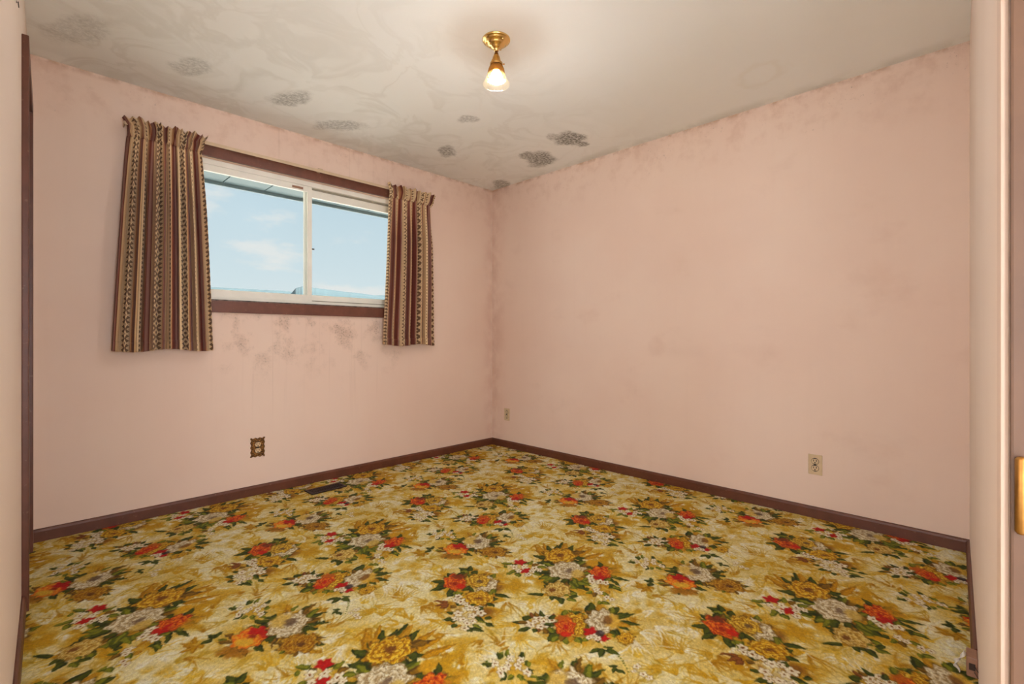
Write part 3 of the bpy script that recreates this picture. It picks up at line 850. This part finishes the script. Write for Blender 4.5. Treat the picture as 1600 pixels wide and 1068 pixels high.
def sash(x0, x1, y0, y1, wl, wr, zt, zb, rt, rb):
    s_ = empty('sash', (0, 0, 0), 0, win)
    bl('stile', (x0, y0, zb), (x0 + wl, y1, zt), M_ALU, s_, .002); bl('stile', (x1 - wr, y0, zb), (x1, y1, zt), M_ALU, s_, .002)
    bl('rail', (x0 + wl, y0, zt - rt), (x1 - wr, y1, zt), M_ALU, s_, .002); bl('rail', (x0 + wl, y0, zb), (x1 - wr, y1, zb + rb), M_ALU, s_, .002)
    bl('pane', (x0 + wl - .004, (y0 + y1) / 2 - .002, zb + rb - .004), (x1 - wr + .004, (y0 + y1) / 2 + .002, zt - rt + .004), mg, s_, 0)
    return s_
sa = sash(WX0 + .028, XM + .030, .036, .058, .034, .030, WZ1 - .034, WZ0 + .026, .040, .044)
sb = sash(XM - .012, WX1 - .028, .066, .088, .036, .034, WZ1 - .040, WZ0 + .026, .058, .048)
lk = bl('latch', (XM + .030, .046, 1.655), (XM + .052, .056, 1.664), simple('dark_latch', (60, 58, 58), .35, .6), sa, .001)
bl('maker_plate', (-1.865, .034, WZ1 - .064), (-1.790, .037, WZ1 - .048), simple('brown_plate', (150, 110, 84), .5), sa, .0005)

# soffit of the eave outside, grooved panels
M_SOFF = simple('soffit_panel', (104, 124, 130), .6, nscale=8., namt=.05)
ev = struct(empty('trim_1', (0, 0, 0)))
for k in range(14):
    x0 = -3.6 + k * .30
    bl('soffit_panel', (x0, T, 2.215), (x0 + .292, .78, 2.235), M_SOFF, ev, .002)
bl('fascia', (-3.6, .78, 2.19), (.6, .80, 2.30), simple('fascia_paint', (104, 124, 130), .5, nscale=6., namt=.05), ev, .003)
bl('roof_deck', (-3.6, T, 2.237), (.6, .82, 2.32), M_SOFF, ev, 0)

# ------------------------------------------------------------------ curtains
def curtain_material():
    m, t, b = newmat('striped_woven_curtain')
    uv = t.n.new('ShaderNodeUVMap').outputs[0]
    s = t.sep(uv); u, v = s[0], s[1]          # metres of cloth across / down
    PER = .27
    f = t.m('FRACT', t.m('DIVIDE', u, PER))
    TAN, CRM, MAR, MAU, DBR, RST = (L4(c) for c in ((204, 164, 120), (232, 200, 156), (118, 56, 44), (156, 110, 96), (86, 46, 32), (176, 112, 74)))
    bands = t.ramp(f, [(0, CRM), (.09, CRM), (.10, TAN), (.15, RST), (.17, MAR), (.24, MAR), (.245, MAU), (.30, MAU), (.33, MAR), (.345, DBR), (.35, TAN), (.40, TAN), (.405, CRM), (.45, CRM),
                      (.452, CRM), (.74, CRM), (.742, TAN), (.79, RST), (.80, MAU), (.85, MAR), (.88, MAU), (.89, TAN), (.95, TAN), (.96, DBR), (.97, CRM)])
    # dark ladder teeth along both edges and a row of lozenges in the middle of the wide cream band
    tv = t.m('FRACT', t.m('DIVIDE', v, .024))
    tri = t.m('ABSOLUTE', t.m('SUBTRACT', t.m('MULTIPLY', tv, 2.), 1.))
    def teeth(c0, width, sgn):
        dd = t.m('MULTIPLY', t.m('SUBTRACT', f, c0), sgn / width)      # 0 at the root, 1 at the tip
        on = t.m('MULTIPLY', t.m('GREATER_THAN', dd, 0.), t.m('LESS_THAN', dd, t.m('SUBTRACT', 1.0, t.m('MULTIPLY', tri, 1.25))))
        return on
    pat = None
    for (c0, wd, sg) in ((.535, .065, -1), (.655, .065, 1), (.005, .045, 1)):
        k = teeth(c0, wd, sg); pat = k if pat is None else t.m('MAXIMUM', pat, k)
    v2 = t.m('FRACT', t.m('DIVIDE', v, .048))
    a = t.m('DIVIDE', t.m('SUBTRACT', f, .595), .07); bb = t.m('DIVIDE', t.m('SUBTRACT', v2, .5), .42)
    dia = t.m('ADD', t.m('ABSOLUTE', a), t.m('ABSOLUTE', bb))
    inband = t.m('MULTIPLY', t.m('GREATER_THAN', f, .535), t.m('LESS_THAN', f, .655))
    rad = t.m('SQRT', t.m('ADD', t.m('MULTIPLY', a, a), t.m('MULTIPLY', bb, bb)))
    loz = t.m('MAXIMUM', t.m('GREATER_THAN', dia, 1.15), t.m('LESS_THAN', rad, .36))
    pat = t.m('MAXIMUM', pat, t.m('MULTIPLY', inband, loz))
    wv = t.noise(t.comb(t.m('MULTIPLY', u, 900.), t.m('MULTIPLY', v, 260.), 0.), 1.0, 2)
    c = t.mix(t.m('MULTIPLY', pat, .85), bands, L4((92, 50, 34)))
    c = t.mix(1.0, c, t.ramp(wv, [(.3, (.92,) * 3 + (1,)), (.7, (1.16,) * 3 + (1,))]), 'MULTIPLY')
    t.l.new(c, b.inputs['Base Color']); b.inputs['Roughness'].default_value = .9
    b.inputs['Specular IOR Level'].default_value = .15; b.inputs['Sheen Weight'].default_value = .1
    t.l.new(t.bump(wv, .3, .0008), b.inputs['Normal'])
    # thin cloth: a little daylight passes through
    tl = t.n.new('ShaderNodeBsdfTranslucent'); t.l.new(c, tl.inputs[0])
    ms = t.n.new('ShaderNodeMixShader'); ms.inputs[0].default_value = .12
    t.l.new(b.outputs[0], ms.inputs[1]); t.l.new(tl.outputs[0], ms.inputs[2])
    t.l.new(ms.outputs[0], t.n['Material Output'].inputs[0])
    return m


M_CURT = curtain_material()
ROD_Y, ROD_Z = -.062, 2.125


def sheet(name, fn, nu, nv, parent, uvf):
    verts, faces, uvs = [], [], []
    for j in range(nv + 1):
        for i in range(nu + 1):
            verts.append(fn(i / nu, j / nv)); uvs.append(uvf(i / nu, j / nv))
    for j in range(nv):
        for i in range(nu):
            a = j * (nu + 1) + i; faces.append((a, a + 1, a + nu + 2, a + nu + 1))
    me = bpy.data.meshes.new(name); me.from_pydata(verts, [], faces)
    ul = me.uv_layers.new(name='UVMap')
    for lp in me.loops: ul.data[lp.index].uv = uvs[lp.vertex_index]
    for p in me.polygons: p.use_smooth = True
    me.materials.append(M_CURT)
    o = link(bpy.data.objects.new(name, me), parent)
    sm = o.modifiers.new('thickness', 'SOLIDIFY'); sm.thickness = .0014; sm.offset = 0
    return o


def curtain(label, xt0, xt1, xb0, xb1, z_bot, folds, cloth, seed, u_off, ret):
    r = random.Random(seed)
    root = empty('curtain', ((xt0 + xt1) / 2, 0, 0)); tag(root, label, 'curtain', 'short window curtains')
    cx = (xt0 + xt1) / 2
    ph = [r.uniform(-.35, .35) for _ in range(folds * 2 + 2)]
    am = [r.uniform(.55, 1.15) for _ in range(folds * 2 + 2)]
    def interp(a, u):
        q = u * (len(a) - 1); i = min(int(q), len(a) - 2); f = q - i; f = f * f * (3 - 2 * f)
        return a[i] * (1 - f) + a[i + 1] * f
    def wave(u, v):
        p = 2 * PI * folds * u + interp(ph, u) * 2.2
        sharp = math.sin(p + .55 * math.sin(p + .8))
        return sharp * interp(am, u)
    def y_off(u):                     # the rod returns to the wall at the outer end
        e = u if ret == 'left' else 1 - u
        return -.058 * (1 - min(1, max(0, e) / .07)) ** 2 * -1
    def panel(u, v):
        k = v ** .8
        e0 = xt0 + (xb0 - xt0) * k; e1 = xt1 + (xb1 - xt1) * k
        amp = .008 + .030 * min(1, v * 3.5) - .004 * v
        wv = wave(u, v)
        x = e0 + (e1 - e0) * u + .006 * math.cos(2 * PI * folds * u * 1.0 + 1.1) * min(1, v * 3)
        belly = -.010 * math.sin(PI * min(1, v * 1.1))
        y = ROD_Y - .012 - amp * wv + belly + y_off(u) * (1 - .5 * v)
        z = ROD_Z + .012 - (ROD_Z + .012 - z_bot) * v + .008 * math.sin(u * 9 + seed) * v
        return (x - cx, min(y, -.012), z)
    zt = ROD_Z - z_bot
    sheet('panel', panel, 300, 70, root, lambda u, v: (u * cloth + u_off, v * (zt - .04) + .09))
    hem0 = .955
    def hem(u, v):
        p = panel(u, hem0 + (1 - hem0) * v)
        return (p[0], p[1] - .0045, p[2] - .0012 * v)
    sheet('hem', hem, 300, 4, root, lambda u, v: (u * cloth + u_off, (hem0 + (1 - hem0) * v) * (zt - .04) + .09))
    def head(u, v):                   # puffed rod pocket and the ruffle standing above it
        p = 2 * PI * folds * 1.1 * u + interp(ph, u) * 4
        e = (xt1 - xt0)
        puff = max(0., math.sin(PI * min(1, v / 1.1))) ** .7
        fl = max(0, (v - .6) / .4)
        x = xt0 - .006 * puff + (e + .012 * puff) * u + (u - .5) * .05 * fl
        pl_ = math.sin(p + .7 * math.sin(p + .5))
        a = .005 + .017 * puff + .002 * fl
        y = ROD_Y - .020 - .016 * puff - a * pl_ - .012 * fl + y_off(u) * .6
        z = ROD_Z - .002 + .098 * v + .003 * fl * pl_ + .006 * fl * math.sin(p * .37 + seed)
        x += .007 * puff * math.cos(p)
        return (x - cx, y, z)
    sheet('header_ruffle', head, 300, 18, root, lambda u, v: (u * cloth + u_off, .09 - v * .12))
    return root


# measured on the curtain plane
def on_curtain(px, py, Y=ROD_Y):
    r = ray(px); Z = (Y - CAM[1]) / r[1]
    return CAM[0] + Z * r[0], CAM[2] - (py - HYP) / FPX * Z
lt0, lt1 = on_curtain(200, 220)[0], on_curtain(313, 240)[0]
lb0, lzb = on_curtain(174, 548); lb1 = on_curtain(330, 541)[0]
curtain('brown and cream striped curtain left of the window, the wider, longer one', lt0, lt1, lb0, lb1, lzb, 11, .90, 3, .06, 'left')
rt0, rt1 = on_curtain(607, 312)[0], on_curtain(674, 325)[0]
rb0, rzb = on_curtain(597, 539); rb1 = on_curtain(676, 541)[0]
curtain('brown and cream striped curtain right of the window, nearer the room corner', rt0, rt1, rb0, rb1, rzb, 9, .84, 8, .13, 'right')

# curtain rod: flat metal rod with returns, three brackets
M_ROD = simple('cream_metal_rod', (214, 184, 150), .4, .0, nscale=12., namt=.06)
rod = tag(empty('curtain_rod', (-1.6, 0, 2.12)), 'flat cream metal curtain rod above the brown window head', 'curtain rod')
def rbx(name, lo, hi, bev=.002):
    return obj(name, bx([lo[0] + 1.6, lo[1], lo[2] - 2.12], [hi[0] + 1.6, hi[1], hi[2] - 2.12], bev), M_ROD, rod)
rz0, rz1 = 2.185, 2.205
rbx('rail', (lt0 - .012, ROD_Y - .003, rz0), (rt1 + .012, ROD_Y + .003, rz1))
rbx('return_end', (lt0 - .016, ROD_Y - .003, rz0), (lt0 - .011, -.001, rz1))
rbx('return_end', (rt1 + .011, ROD_Y - .003, rz0), (rt1 + .016, -.001, rz1))
br = rbx('bracket', (-1.72, ROD_Y + .003, rz0 + .004), (-1.70, -.024, rz1 - .004))
rbx('bracket_clip', (-1.725, ROD_Y - .006, rz1 - .001), (-1.695, ROD_Y + .006, rz1 + .006), .001)

# ------------------------------------------------------------------ ceiling lamp
lc = on_ceiling(775.5, 62)
LX, LY = float(lc[0]), float(lc[1])
lamp = tag(empty('ceiling_lamp', (LX, LY, H)), 'small brass ceiling lamp with lit amber bell glass shade', 'ceiling lamp')
cn = obj('canopy', lt([(.066, 0), (.066, -.004), (.063, -.008), (.060, -.0085), (.058, -.013), (.052, -.018), (.044, -.020), (.042, -.026), (.035, -.031), (.027, -.033), (.025, -.039), (.017, -.043), (.012, -.046), (.010, -.052), (.010, -.056), (0, -.056)], seg=56), M_BRASS, lamp, True)
for k in range(3):
    a = .4 + k * 2 * PI / 3
    obj('canopy_screw', lt([(.0, -.024), (.004, -.022), (.005, -.018), (.005, -.012)], seg=10, centre=(.050 * math.cos(a), .050 * math.sin(a), 0)), M_BRASS, cn, True)
obj('stem', lt([(.0075, -.05), (.0075, -.066), (.011, -.068), (.011, -.074), (.008, -.076), (.008, -.080)], seg=20), simple('dark_brass', (120, 78, 34), .35, 1.0), lamp, True)
M_FIT = simple('satin_brass', (196, 156, 92), .35, 1.0, nscale=30., namt=.1)
ft = obj('fitter', lt([(.008, -.074), (.013, -.076), (.017, -.084), (.0195, -.094), (.022, -.103), (.027, -.109), (.030, -.112), (.030, -.120), (.0285, -.121), (.028, -.112), (.02, -.104)], seg=36), M_FIT, lamp, True)
for k in range(3):
    a = math.radians(-45) + k * 2 * PI / 3 + .0
    bm = bmesh.new()
    tube(bm, [(.027 * math.cos(a), .027 * math.sin(a), -.116), (.036 * math.cos(a), .036 * math.sin(a), -.116)], .0022, 8)
    lathe(bm, [(0, -.003), (.004, -.002), (.004, .002), (0, .003)], 10, 'z', (.036 * math.cos(a), .036 * math.sin(a), -.116))
    obj('thumb_screw', bm, M_FIT, ft, True)
# shade: ribbed bell, clear frosted at the flared rim and denser amber toward the neck
m, t, b = newmat('amber_bell_glass')
P = t.n.new('ShaderNodeTexCoord').outputs['Object']
sz = t.sep(P)
f = t.step(sz[2], -.196, -.140)          # 0 at the rim, 1 toward the neck
SC = .0050
colg = t.mix(f, (.40 * SC, .29 * SC, .13 * SC, 1), (2.2 * SC, 1.35 * SC, .42 * SC, 1))
tr = t.n.new('ShaderNodeBsdfTransparent'); t.l.new(t.mix(t.step(sz[2], -.186, -.160), (.975, .955, .91, 1), (.10, .05, .015, 1)), tr.inputs[0])
tl = t.n.new('ShaderNodeBsdfTranslucent'); t.l.new(colg, tl.inputs[0])
df = t.n.new('ShaderNodeBsdfDiffuse'); t.l.new(colg, df.inputs[0])
gs = t.n.new('ShaderNodeBsdfGlossy'); gs.inputs['Roughness'].default_value = .12; gs.inputs[0].default_value = (.03, .03, .03, 1)
ad = []
for q_ in (tl, df, gs):
    a_ = t.n.new('ShaderNodeAddShader'); t.l.new((ad[-1] if ad else tr).outputs[0], a_.inputs[0]); t.l.new(q_.outputs[0], a_.inputs[1]); ad.append(a_)
t.l.new(ad[-1].outputs[0], t.n['Material Output'].inputs[0])
SH = [(.0265, -.113), (.028, -.122), (.033, -.131), (.0375, -.142), (.0405, -.155), (.043, -.170), (.0465, -.184), (.052, -.196), (.0585, -.205), (.063, -.211), (.064, -.214)]
prof = SH + [(r_ - .0022, z_ + .0006) for r_, z_ in reversed(SH)]
bm = bmesh.new()
seg = 96
rings = []
for (r_, z_) in prof:
    kk = min(1, max(0, (-z_ - .13) / .08))
    rings.append([bm.verts.new(((r_ + .0010 * kk * math.cos(24 * 2 * PI * q / seg)) * math.cos(2 * PI * q / seg), (r_ + .0010 * kk * math.cos(24 * 2 * PI * q / seg)) * math.sin(2 * PI * q / seg), z_)) for q in range(seg)])
for a, bb in zip(rings, rings[1:] + rings[:1]):
    for q in range(seg): bm.faces.new((a[q], a[(q + 1) % seg], bb[(q + 1) % seg], bb[q]))
obj('glass_shade', bm, m, lamp, True)
me_, t, b = newmat('lit_bulb')
b.inputs['Base Color'].default_value = (1, 1, 1, 1)
b.inputs['Emission Color'].default_value = (.91, .98, 1.10, 1); b.inputs['Emission Strength'].default_value = BULB
obj('bulb', lt([(.0, -.206), (.012, -.2045), (.021, -.199), (.0265, -.190), (.028, -.180), (.026, -.170), (.021, -.160), (.016, -.151), (.014, -.144)], seg=28), me_, lamp, True)
obj('socket', lt([(.015, -.144), (.016, -.140), (.016, -.112), (.010, -.106)], seg=20), simple('cream_socket', (200, 180, 140), .5), lamp, True)

# ------------------------------------------------------------------ outlets
M_BEIGE = simple('beige_plastic', (212, 184, 144), .4, nscale=40., namt=.05)
M_DARK = simple('dark_slot', (46, 28, 18), .6)
M_SCREW = simple('steel_screw', (150, 130, 100), .35, .8)


def duplex_faces(parent, mat):
    """two receptacles, local frame: x across, y out of the wall, z up"""
    for sz_ in (-1, 1):
        zc = sz_ * .0195
        bm = bmesh.new()
        poly = []
        for k in range(28):
            a = 2 * PI * k / 28
            poly.append((.0172 * math.cos(a), max(-.0135, min(.0135, .0172 * math.sin(a)))))
        lo = [bm.verts.new((p[0], .004, zc + p[1])) for p in poly]; hi = [bm.verts.new((p[0], .0085, zc + p[1])) for p in poly]
        bm.faces.new(hi); bm.faces.new(lo)
        for k in range(28): bm.faces.new((lo[k], lo[(k + 1) % 28], hi[(k + 1) % 28], hi[k]))
        rc = obj('receptacle', bm, mat, parent)
        bm = bmesh.new(); lathe(bm, [(.0192, .004), (.0192, .0062), (0, .0062)], 28, 'y', (0, 0, zc)); obj('gap_ring', bm, M_DARK, rc)
        for sx in (-1, 1): obj('slot', bx((sx * .0068 - .0019, .0078, zc - .001), (sx * .0068 + .0019, .0089, zc + .0092)), M_DARK, rc)
        obj('slot', bx((-.0032, .0078, zc - .0105), (.0032, .0089, zc - .0045), .0005), M_DARK, rc)
    obj('screw', lt([(.0035, .004), (.0035, .0095), (.002, .0103), (0, .0104)], seg=12, axis='y'), M_DARK, parent)


def outlet(label, x, y, z, rz):
    o = tag(empty('wall_outlet', (x, y, z), rz), label, 'outlet', 'beige duplex outlets on the right wall')
    bm = bmesh.new(); box(bm, (-.035, 0, -.057), (.035, .0055, .057), .0025)
    obj('cover_plate', bm, M_BEIGE, o)
    duplex_faces(o, M_BEIGE)
    return o


outlet('beige double outlet low on the right wall, the larger-looking one near the doorway', 0, -2.701, .301, PI / 2)
outlet('beige outlet low on the right wall close to the far room corner', 0, -.203, .307, PI / 2)

# ornate outlet cover under the window
oo = tag(empty('ornate_outlet', (-2.099, 0, .307), PI), 'ornate antiqued brass outlet cover with scrolled edge low under the window', 'outlet')
m, t, b = newmat('antique_brass')
P = t.n.new('ShaderNodeTexCoord').outputs['Object']
f = t.noise(P, 150., 4, .6)
t.l.new(t.mix(t.step(f, .42, .62), L4((70, 40, 16)), L4((176, 124, 62))), b.inputs['Base Color'])
b.inputs['Metallic'].default_value = .55; b.inputs['Roughness'].default_value = .45
t.l.new(t.bump(f, .8, .004), b.inputs['Normal'])
M_ANT = m
bm = bmesh.new()
def scroll(hw, hh, amp):
    pts = []
    def side(ax, ay, bx_, by_, nx_, ny_, nlob):
        for k in range(28):
            f_ = k / 28
            o_ = amp * (.75 * math.cos(2 * PI * nlob * f_) + .5 * (abs(2 * f_ - 1) ** 4))
            pts.append((ax + (bx_ - ax) * f_ + nx_ * o_, ay + (by_ - ay) * f_ + ny_ * o_))
    side(-hw, -hh, hw, -hh, 0, -1, 3); side(hw, -hh, hw, hh, 1, 0, 4); side(hw, hh, -hw, hh, 0, 1, 3); side(-hw, hh, -hw, -hh, -1, 0, 4)
    return pts
o1, o2, o3 = scroll(.0415, .061, .0038), scroll(.036, .055, .003), scroll(.031, .050, .001)
rs = []
for ring, yy in ((o1, 0.), (o1, .003), (o2, .009), (o3, .0045)):
    rs.append([bm.verts.new((p[0], yy, p[1])) for p in ring])
for a, bb in zip(rs, rs[1:]):
    n_ = len(a)
    for q in range(n_): bm.faces.new((a[q], a[(q + 1) % n_], bb[(q + 1) % n_], bb[q]))
bm.faces.new(rs[-1]); bm.faces.new(rs[0])
obj('cover_plate', bm, M_ANT, oo)
for (sx, sz_) in ((-1, -1), (1, -1), (-1, 1), (1, 1)):
    bm = bmesh.new()
    pts = []
    for k in range(22):
        a = k / 21 * 3.6 * PI; rr = .0085 * (1 - k / 24)
        pts.append((sx * (.027 + rr * math.cos(a)) * 1.0, .0075, sz_ * (.046 + rr * math.sin(a))))
    tube(bm, pts, .0016, 6); obj('corner_scroll', bm, M_ANT, oo, True)
duplex_faces(oo, simple('pale_receptacle', (222, 190, 146), .4, nscale=120., namt=.2))

# floor register
M_REG = simple('black_metal_register', (52, 36, 32), .45, .3, nscale=40., namt=.2)
M_REGF = simple('brown_register_rim', (104, 70, 48), .5, .2, nscale=30., namt=.15)
rg = tag(empty('floor_register', (-1.738, -.215, .001), math.radians(2.)), 'dark metal heating register set in the carpet under the window', 'floor register')
RW, RD_ = .122, .058
for lo, hi in (((-RW, -RD_, 0), (RW, -RD_ + .012, .007)), ((-RW, RD_ - .012, 0), (RW, RD_, .007)), ((-RW, -RD_ + .012, 0), (-RW + .014, RD_ - .012, .007)), ((RW - .014, -RD_ + .012, 0), (RW, RD_ - .012, .007))):
    bl('rim', lo, hi, M_REGF if hi[1] > .05 and lo[1] > .0 else M_REG, rg, .0015)
bl('duct_floor', (-RW + .014, -RD_ + .012, 0), (RW - .014, RD_ - .012, .0012), M_DARK, rg, 0)
for k in range(17):
    xx = -RW + .020 + k * (2 * RW - .040) / 16
    bl('louvre', (xx - .0022, -RD_ + .012, .001), (xx + .0022, RD_ - .012, .0058), M_REG, rg, 0)
bl('cross_bar', (-RW + .014, -.003, .0035), (RW - .014, .003, .0066), M_REG, rg, 0)

# ------------------------------------------------------------------ small things at the frame edges
# wire hook on the left wall
hk = tag(empty('wire_hook', (xl(-1.26), -1.26, 2.045)), 'small bent wire hook high on the left wall near the camera', 'hook')
bm = bmesh.new()
pts = [(-.002, 0, .02), (.004, 0, .02)] + [(.005 + .001 * math.sin(a), .007 * math.cos(a) - .007, .012 + -.010 * math.sin(a)) for a in np.linspace(0, PI, 12)] + [(.005, -.014, .016)]
tube(bm, pts, .0010, 6); obj('wire', bm, M_DARK, hk, True)
obj('rose_plate', lt([(.004, 0), (.004, .001), (0, .0012)], seg=12, axis='x', centre=(0, 0, .02)), M_DARK, hk)

# surface-mounted cable box on the near baseboard, with wires and a white cord
jx = -1.13
jb = tag(empty('cable_box', (jx, yn(jx), 0), math.atan2(NS, 1.0)), 'small brown cable box on the baseboard beside the doorway', 'cable box')
M_JB = simple('tan_plastic', (150, 108, 84), .5, nscale=30., namt=.12)
obj('housing', bx((-.030, 0, 0), (.03, .026, .060), .004), M_JB, jb)
bl('socket', (-.0312, .006, .022), (-.0295, .020, .042), M_DARK, jb, .0003)
for zz in (.036, .018):
    bm = bmesh.new(); tube(bm, [(-.031, .008, zz), (-.05, .002, zz - .002), (-.075, -.011, zz - .001)], .0013, 6); obj('wire', bm, M_DARK, jb, True)
cdp = tag(empty('white_cord', (jx - .02, yn(jx) + .040, 0)), 'twisted white flat cord standing beside the brown cable box', 'cord')
bm = bmesh.new()
vs = []
for k in range(33):
    f_ = k / 32; a = f_ * 3 * PI
    wd = .007 * (1 - .3 * f_)
    c_ = Vector((-.012 * f_, .010 * math.sin(f_ * 5), .001 + .072 * f_))
    dv = Vector((math.cos(a) * wd, math.sin(a) * wd, 0)); nv = Vector((-math.sin(a), math.cos(a), 0)) * .0012
    vs.append([bm.verts.new(c_ + dv + nv), bm.verts.new(c_ - dv + nv), bm.verts.new(c_ - dv - nv), bm.verts.new(c_ + dv - nv)])
for a, bb in zip(vs, vs[1:]):
    for q in range(4): bm.faces.new((a[q], a[(q + 1) % 4], bb[(q + 1) % 4], bb[q]))
bm.faces.new(vs[0]); bm.faces.new(vs[-1])
obj('cord', bm, simple('white_cord', (226, 216, 200), .5), cdp, True)

# ------------------------------------------------------------------ outside: ground and far wooded bluffs
M_YARD_BOUNCE = simple('pale_bounce_ground', (222, 220, 212), .95, nscale=.8, namt=.12)  # yard below the sill, made pale to bounce sun onto the ceiling
bm = bmesh.new(); box(bm, (-30, .3, -1.2), (30, 16, -1.0)); struct(obj('ground_yard', bm, M_YARD_BOUNCE))
M_FIELD = simple('far_field', (52, 62, 34), 1.0, nscale=.05, namt=.2)
bm = bmesh.new(); box(bm, (-3000, 16, -1.25), (3000, 2600, -1.02)); struct(obj('ground_field', bm, M_FIELD))
M_HILL = simple('haze_tinted_hill', (66, 83, 88), 1.0, nscale=.05, namt=.06)  # bluish haze of distance mixed into the hill colour
def hill(label, pts, dist, seed):
    """skyline given as (bearing pixel, elevation pixel) turned into a ridge of real height at its distance"""
    r = random.Random(seed)
    bm = bmesh.new(); rows = []
    base_c = None
    P_ = []
    for (px, py) in pts:
        rr = ray(px); Z = dist
        P_.append((CAM[0] + rr[0] * Z, CAM[1] + rr[1] * Z, CAM[2] + (HYP - py) / FPX * Z))
    n = 140
    for j in range(7):
        row = []
        for i in range(n + 1):
            q = i / n * (len(P_) - 1); k = min(int(q), len(P_) - 2); f_ = q - k
            x = P_[k][0] * (1 - f_) + P_[k + 1][0] * f_; y = P_[k][1] * (1 - f_) + P_[k + 1][1] * f_; z = P_[k][2] * (1 - f_) + P_[k + 1][2] * f_
            g_ = j / 6
            prof_ = math.sin(PI * g_)
            dx, dy = x - CAM[0], y - CAM[1]; L_ = math.hypot(dx, dy)
            off = (g_ - .5) * 160
            zz = -1.1 + (z + 1.1) * prof_ + (r.uniform(-1, 1) * .0022 * dist / 6 if 0 < j < 6 else 0)
            row.append(bm.verts.new((x + dx / L_ * off, y + dy / L_ * off, zz)))
        rows.append(row)
    for a, bb in zip(rows, rows[1:]):
        for i in range(n): bm.faces.new((a[i], a[i + 1], bb[i + 1], bb[i]))
    o = obj('hill', bm, M_HILL, None, True); tag(o, label, 'hill', 'far hills')
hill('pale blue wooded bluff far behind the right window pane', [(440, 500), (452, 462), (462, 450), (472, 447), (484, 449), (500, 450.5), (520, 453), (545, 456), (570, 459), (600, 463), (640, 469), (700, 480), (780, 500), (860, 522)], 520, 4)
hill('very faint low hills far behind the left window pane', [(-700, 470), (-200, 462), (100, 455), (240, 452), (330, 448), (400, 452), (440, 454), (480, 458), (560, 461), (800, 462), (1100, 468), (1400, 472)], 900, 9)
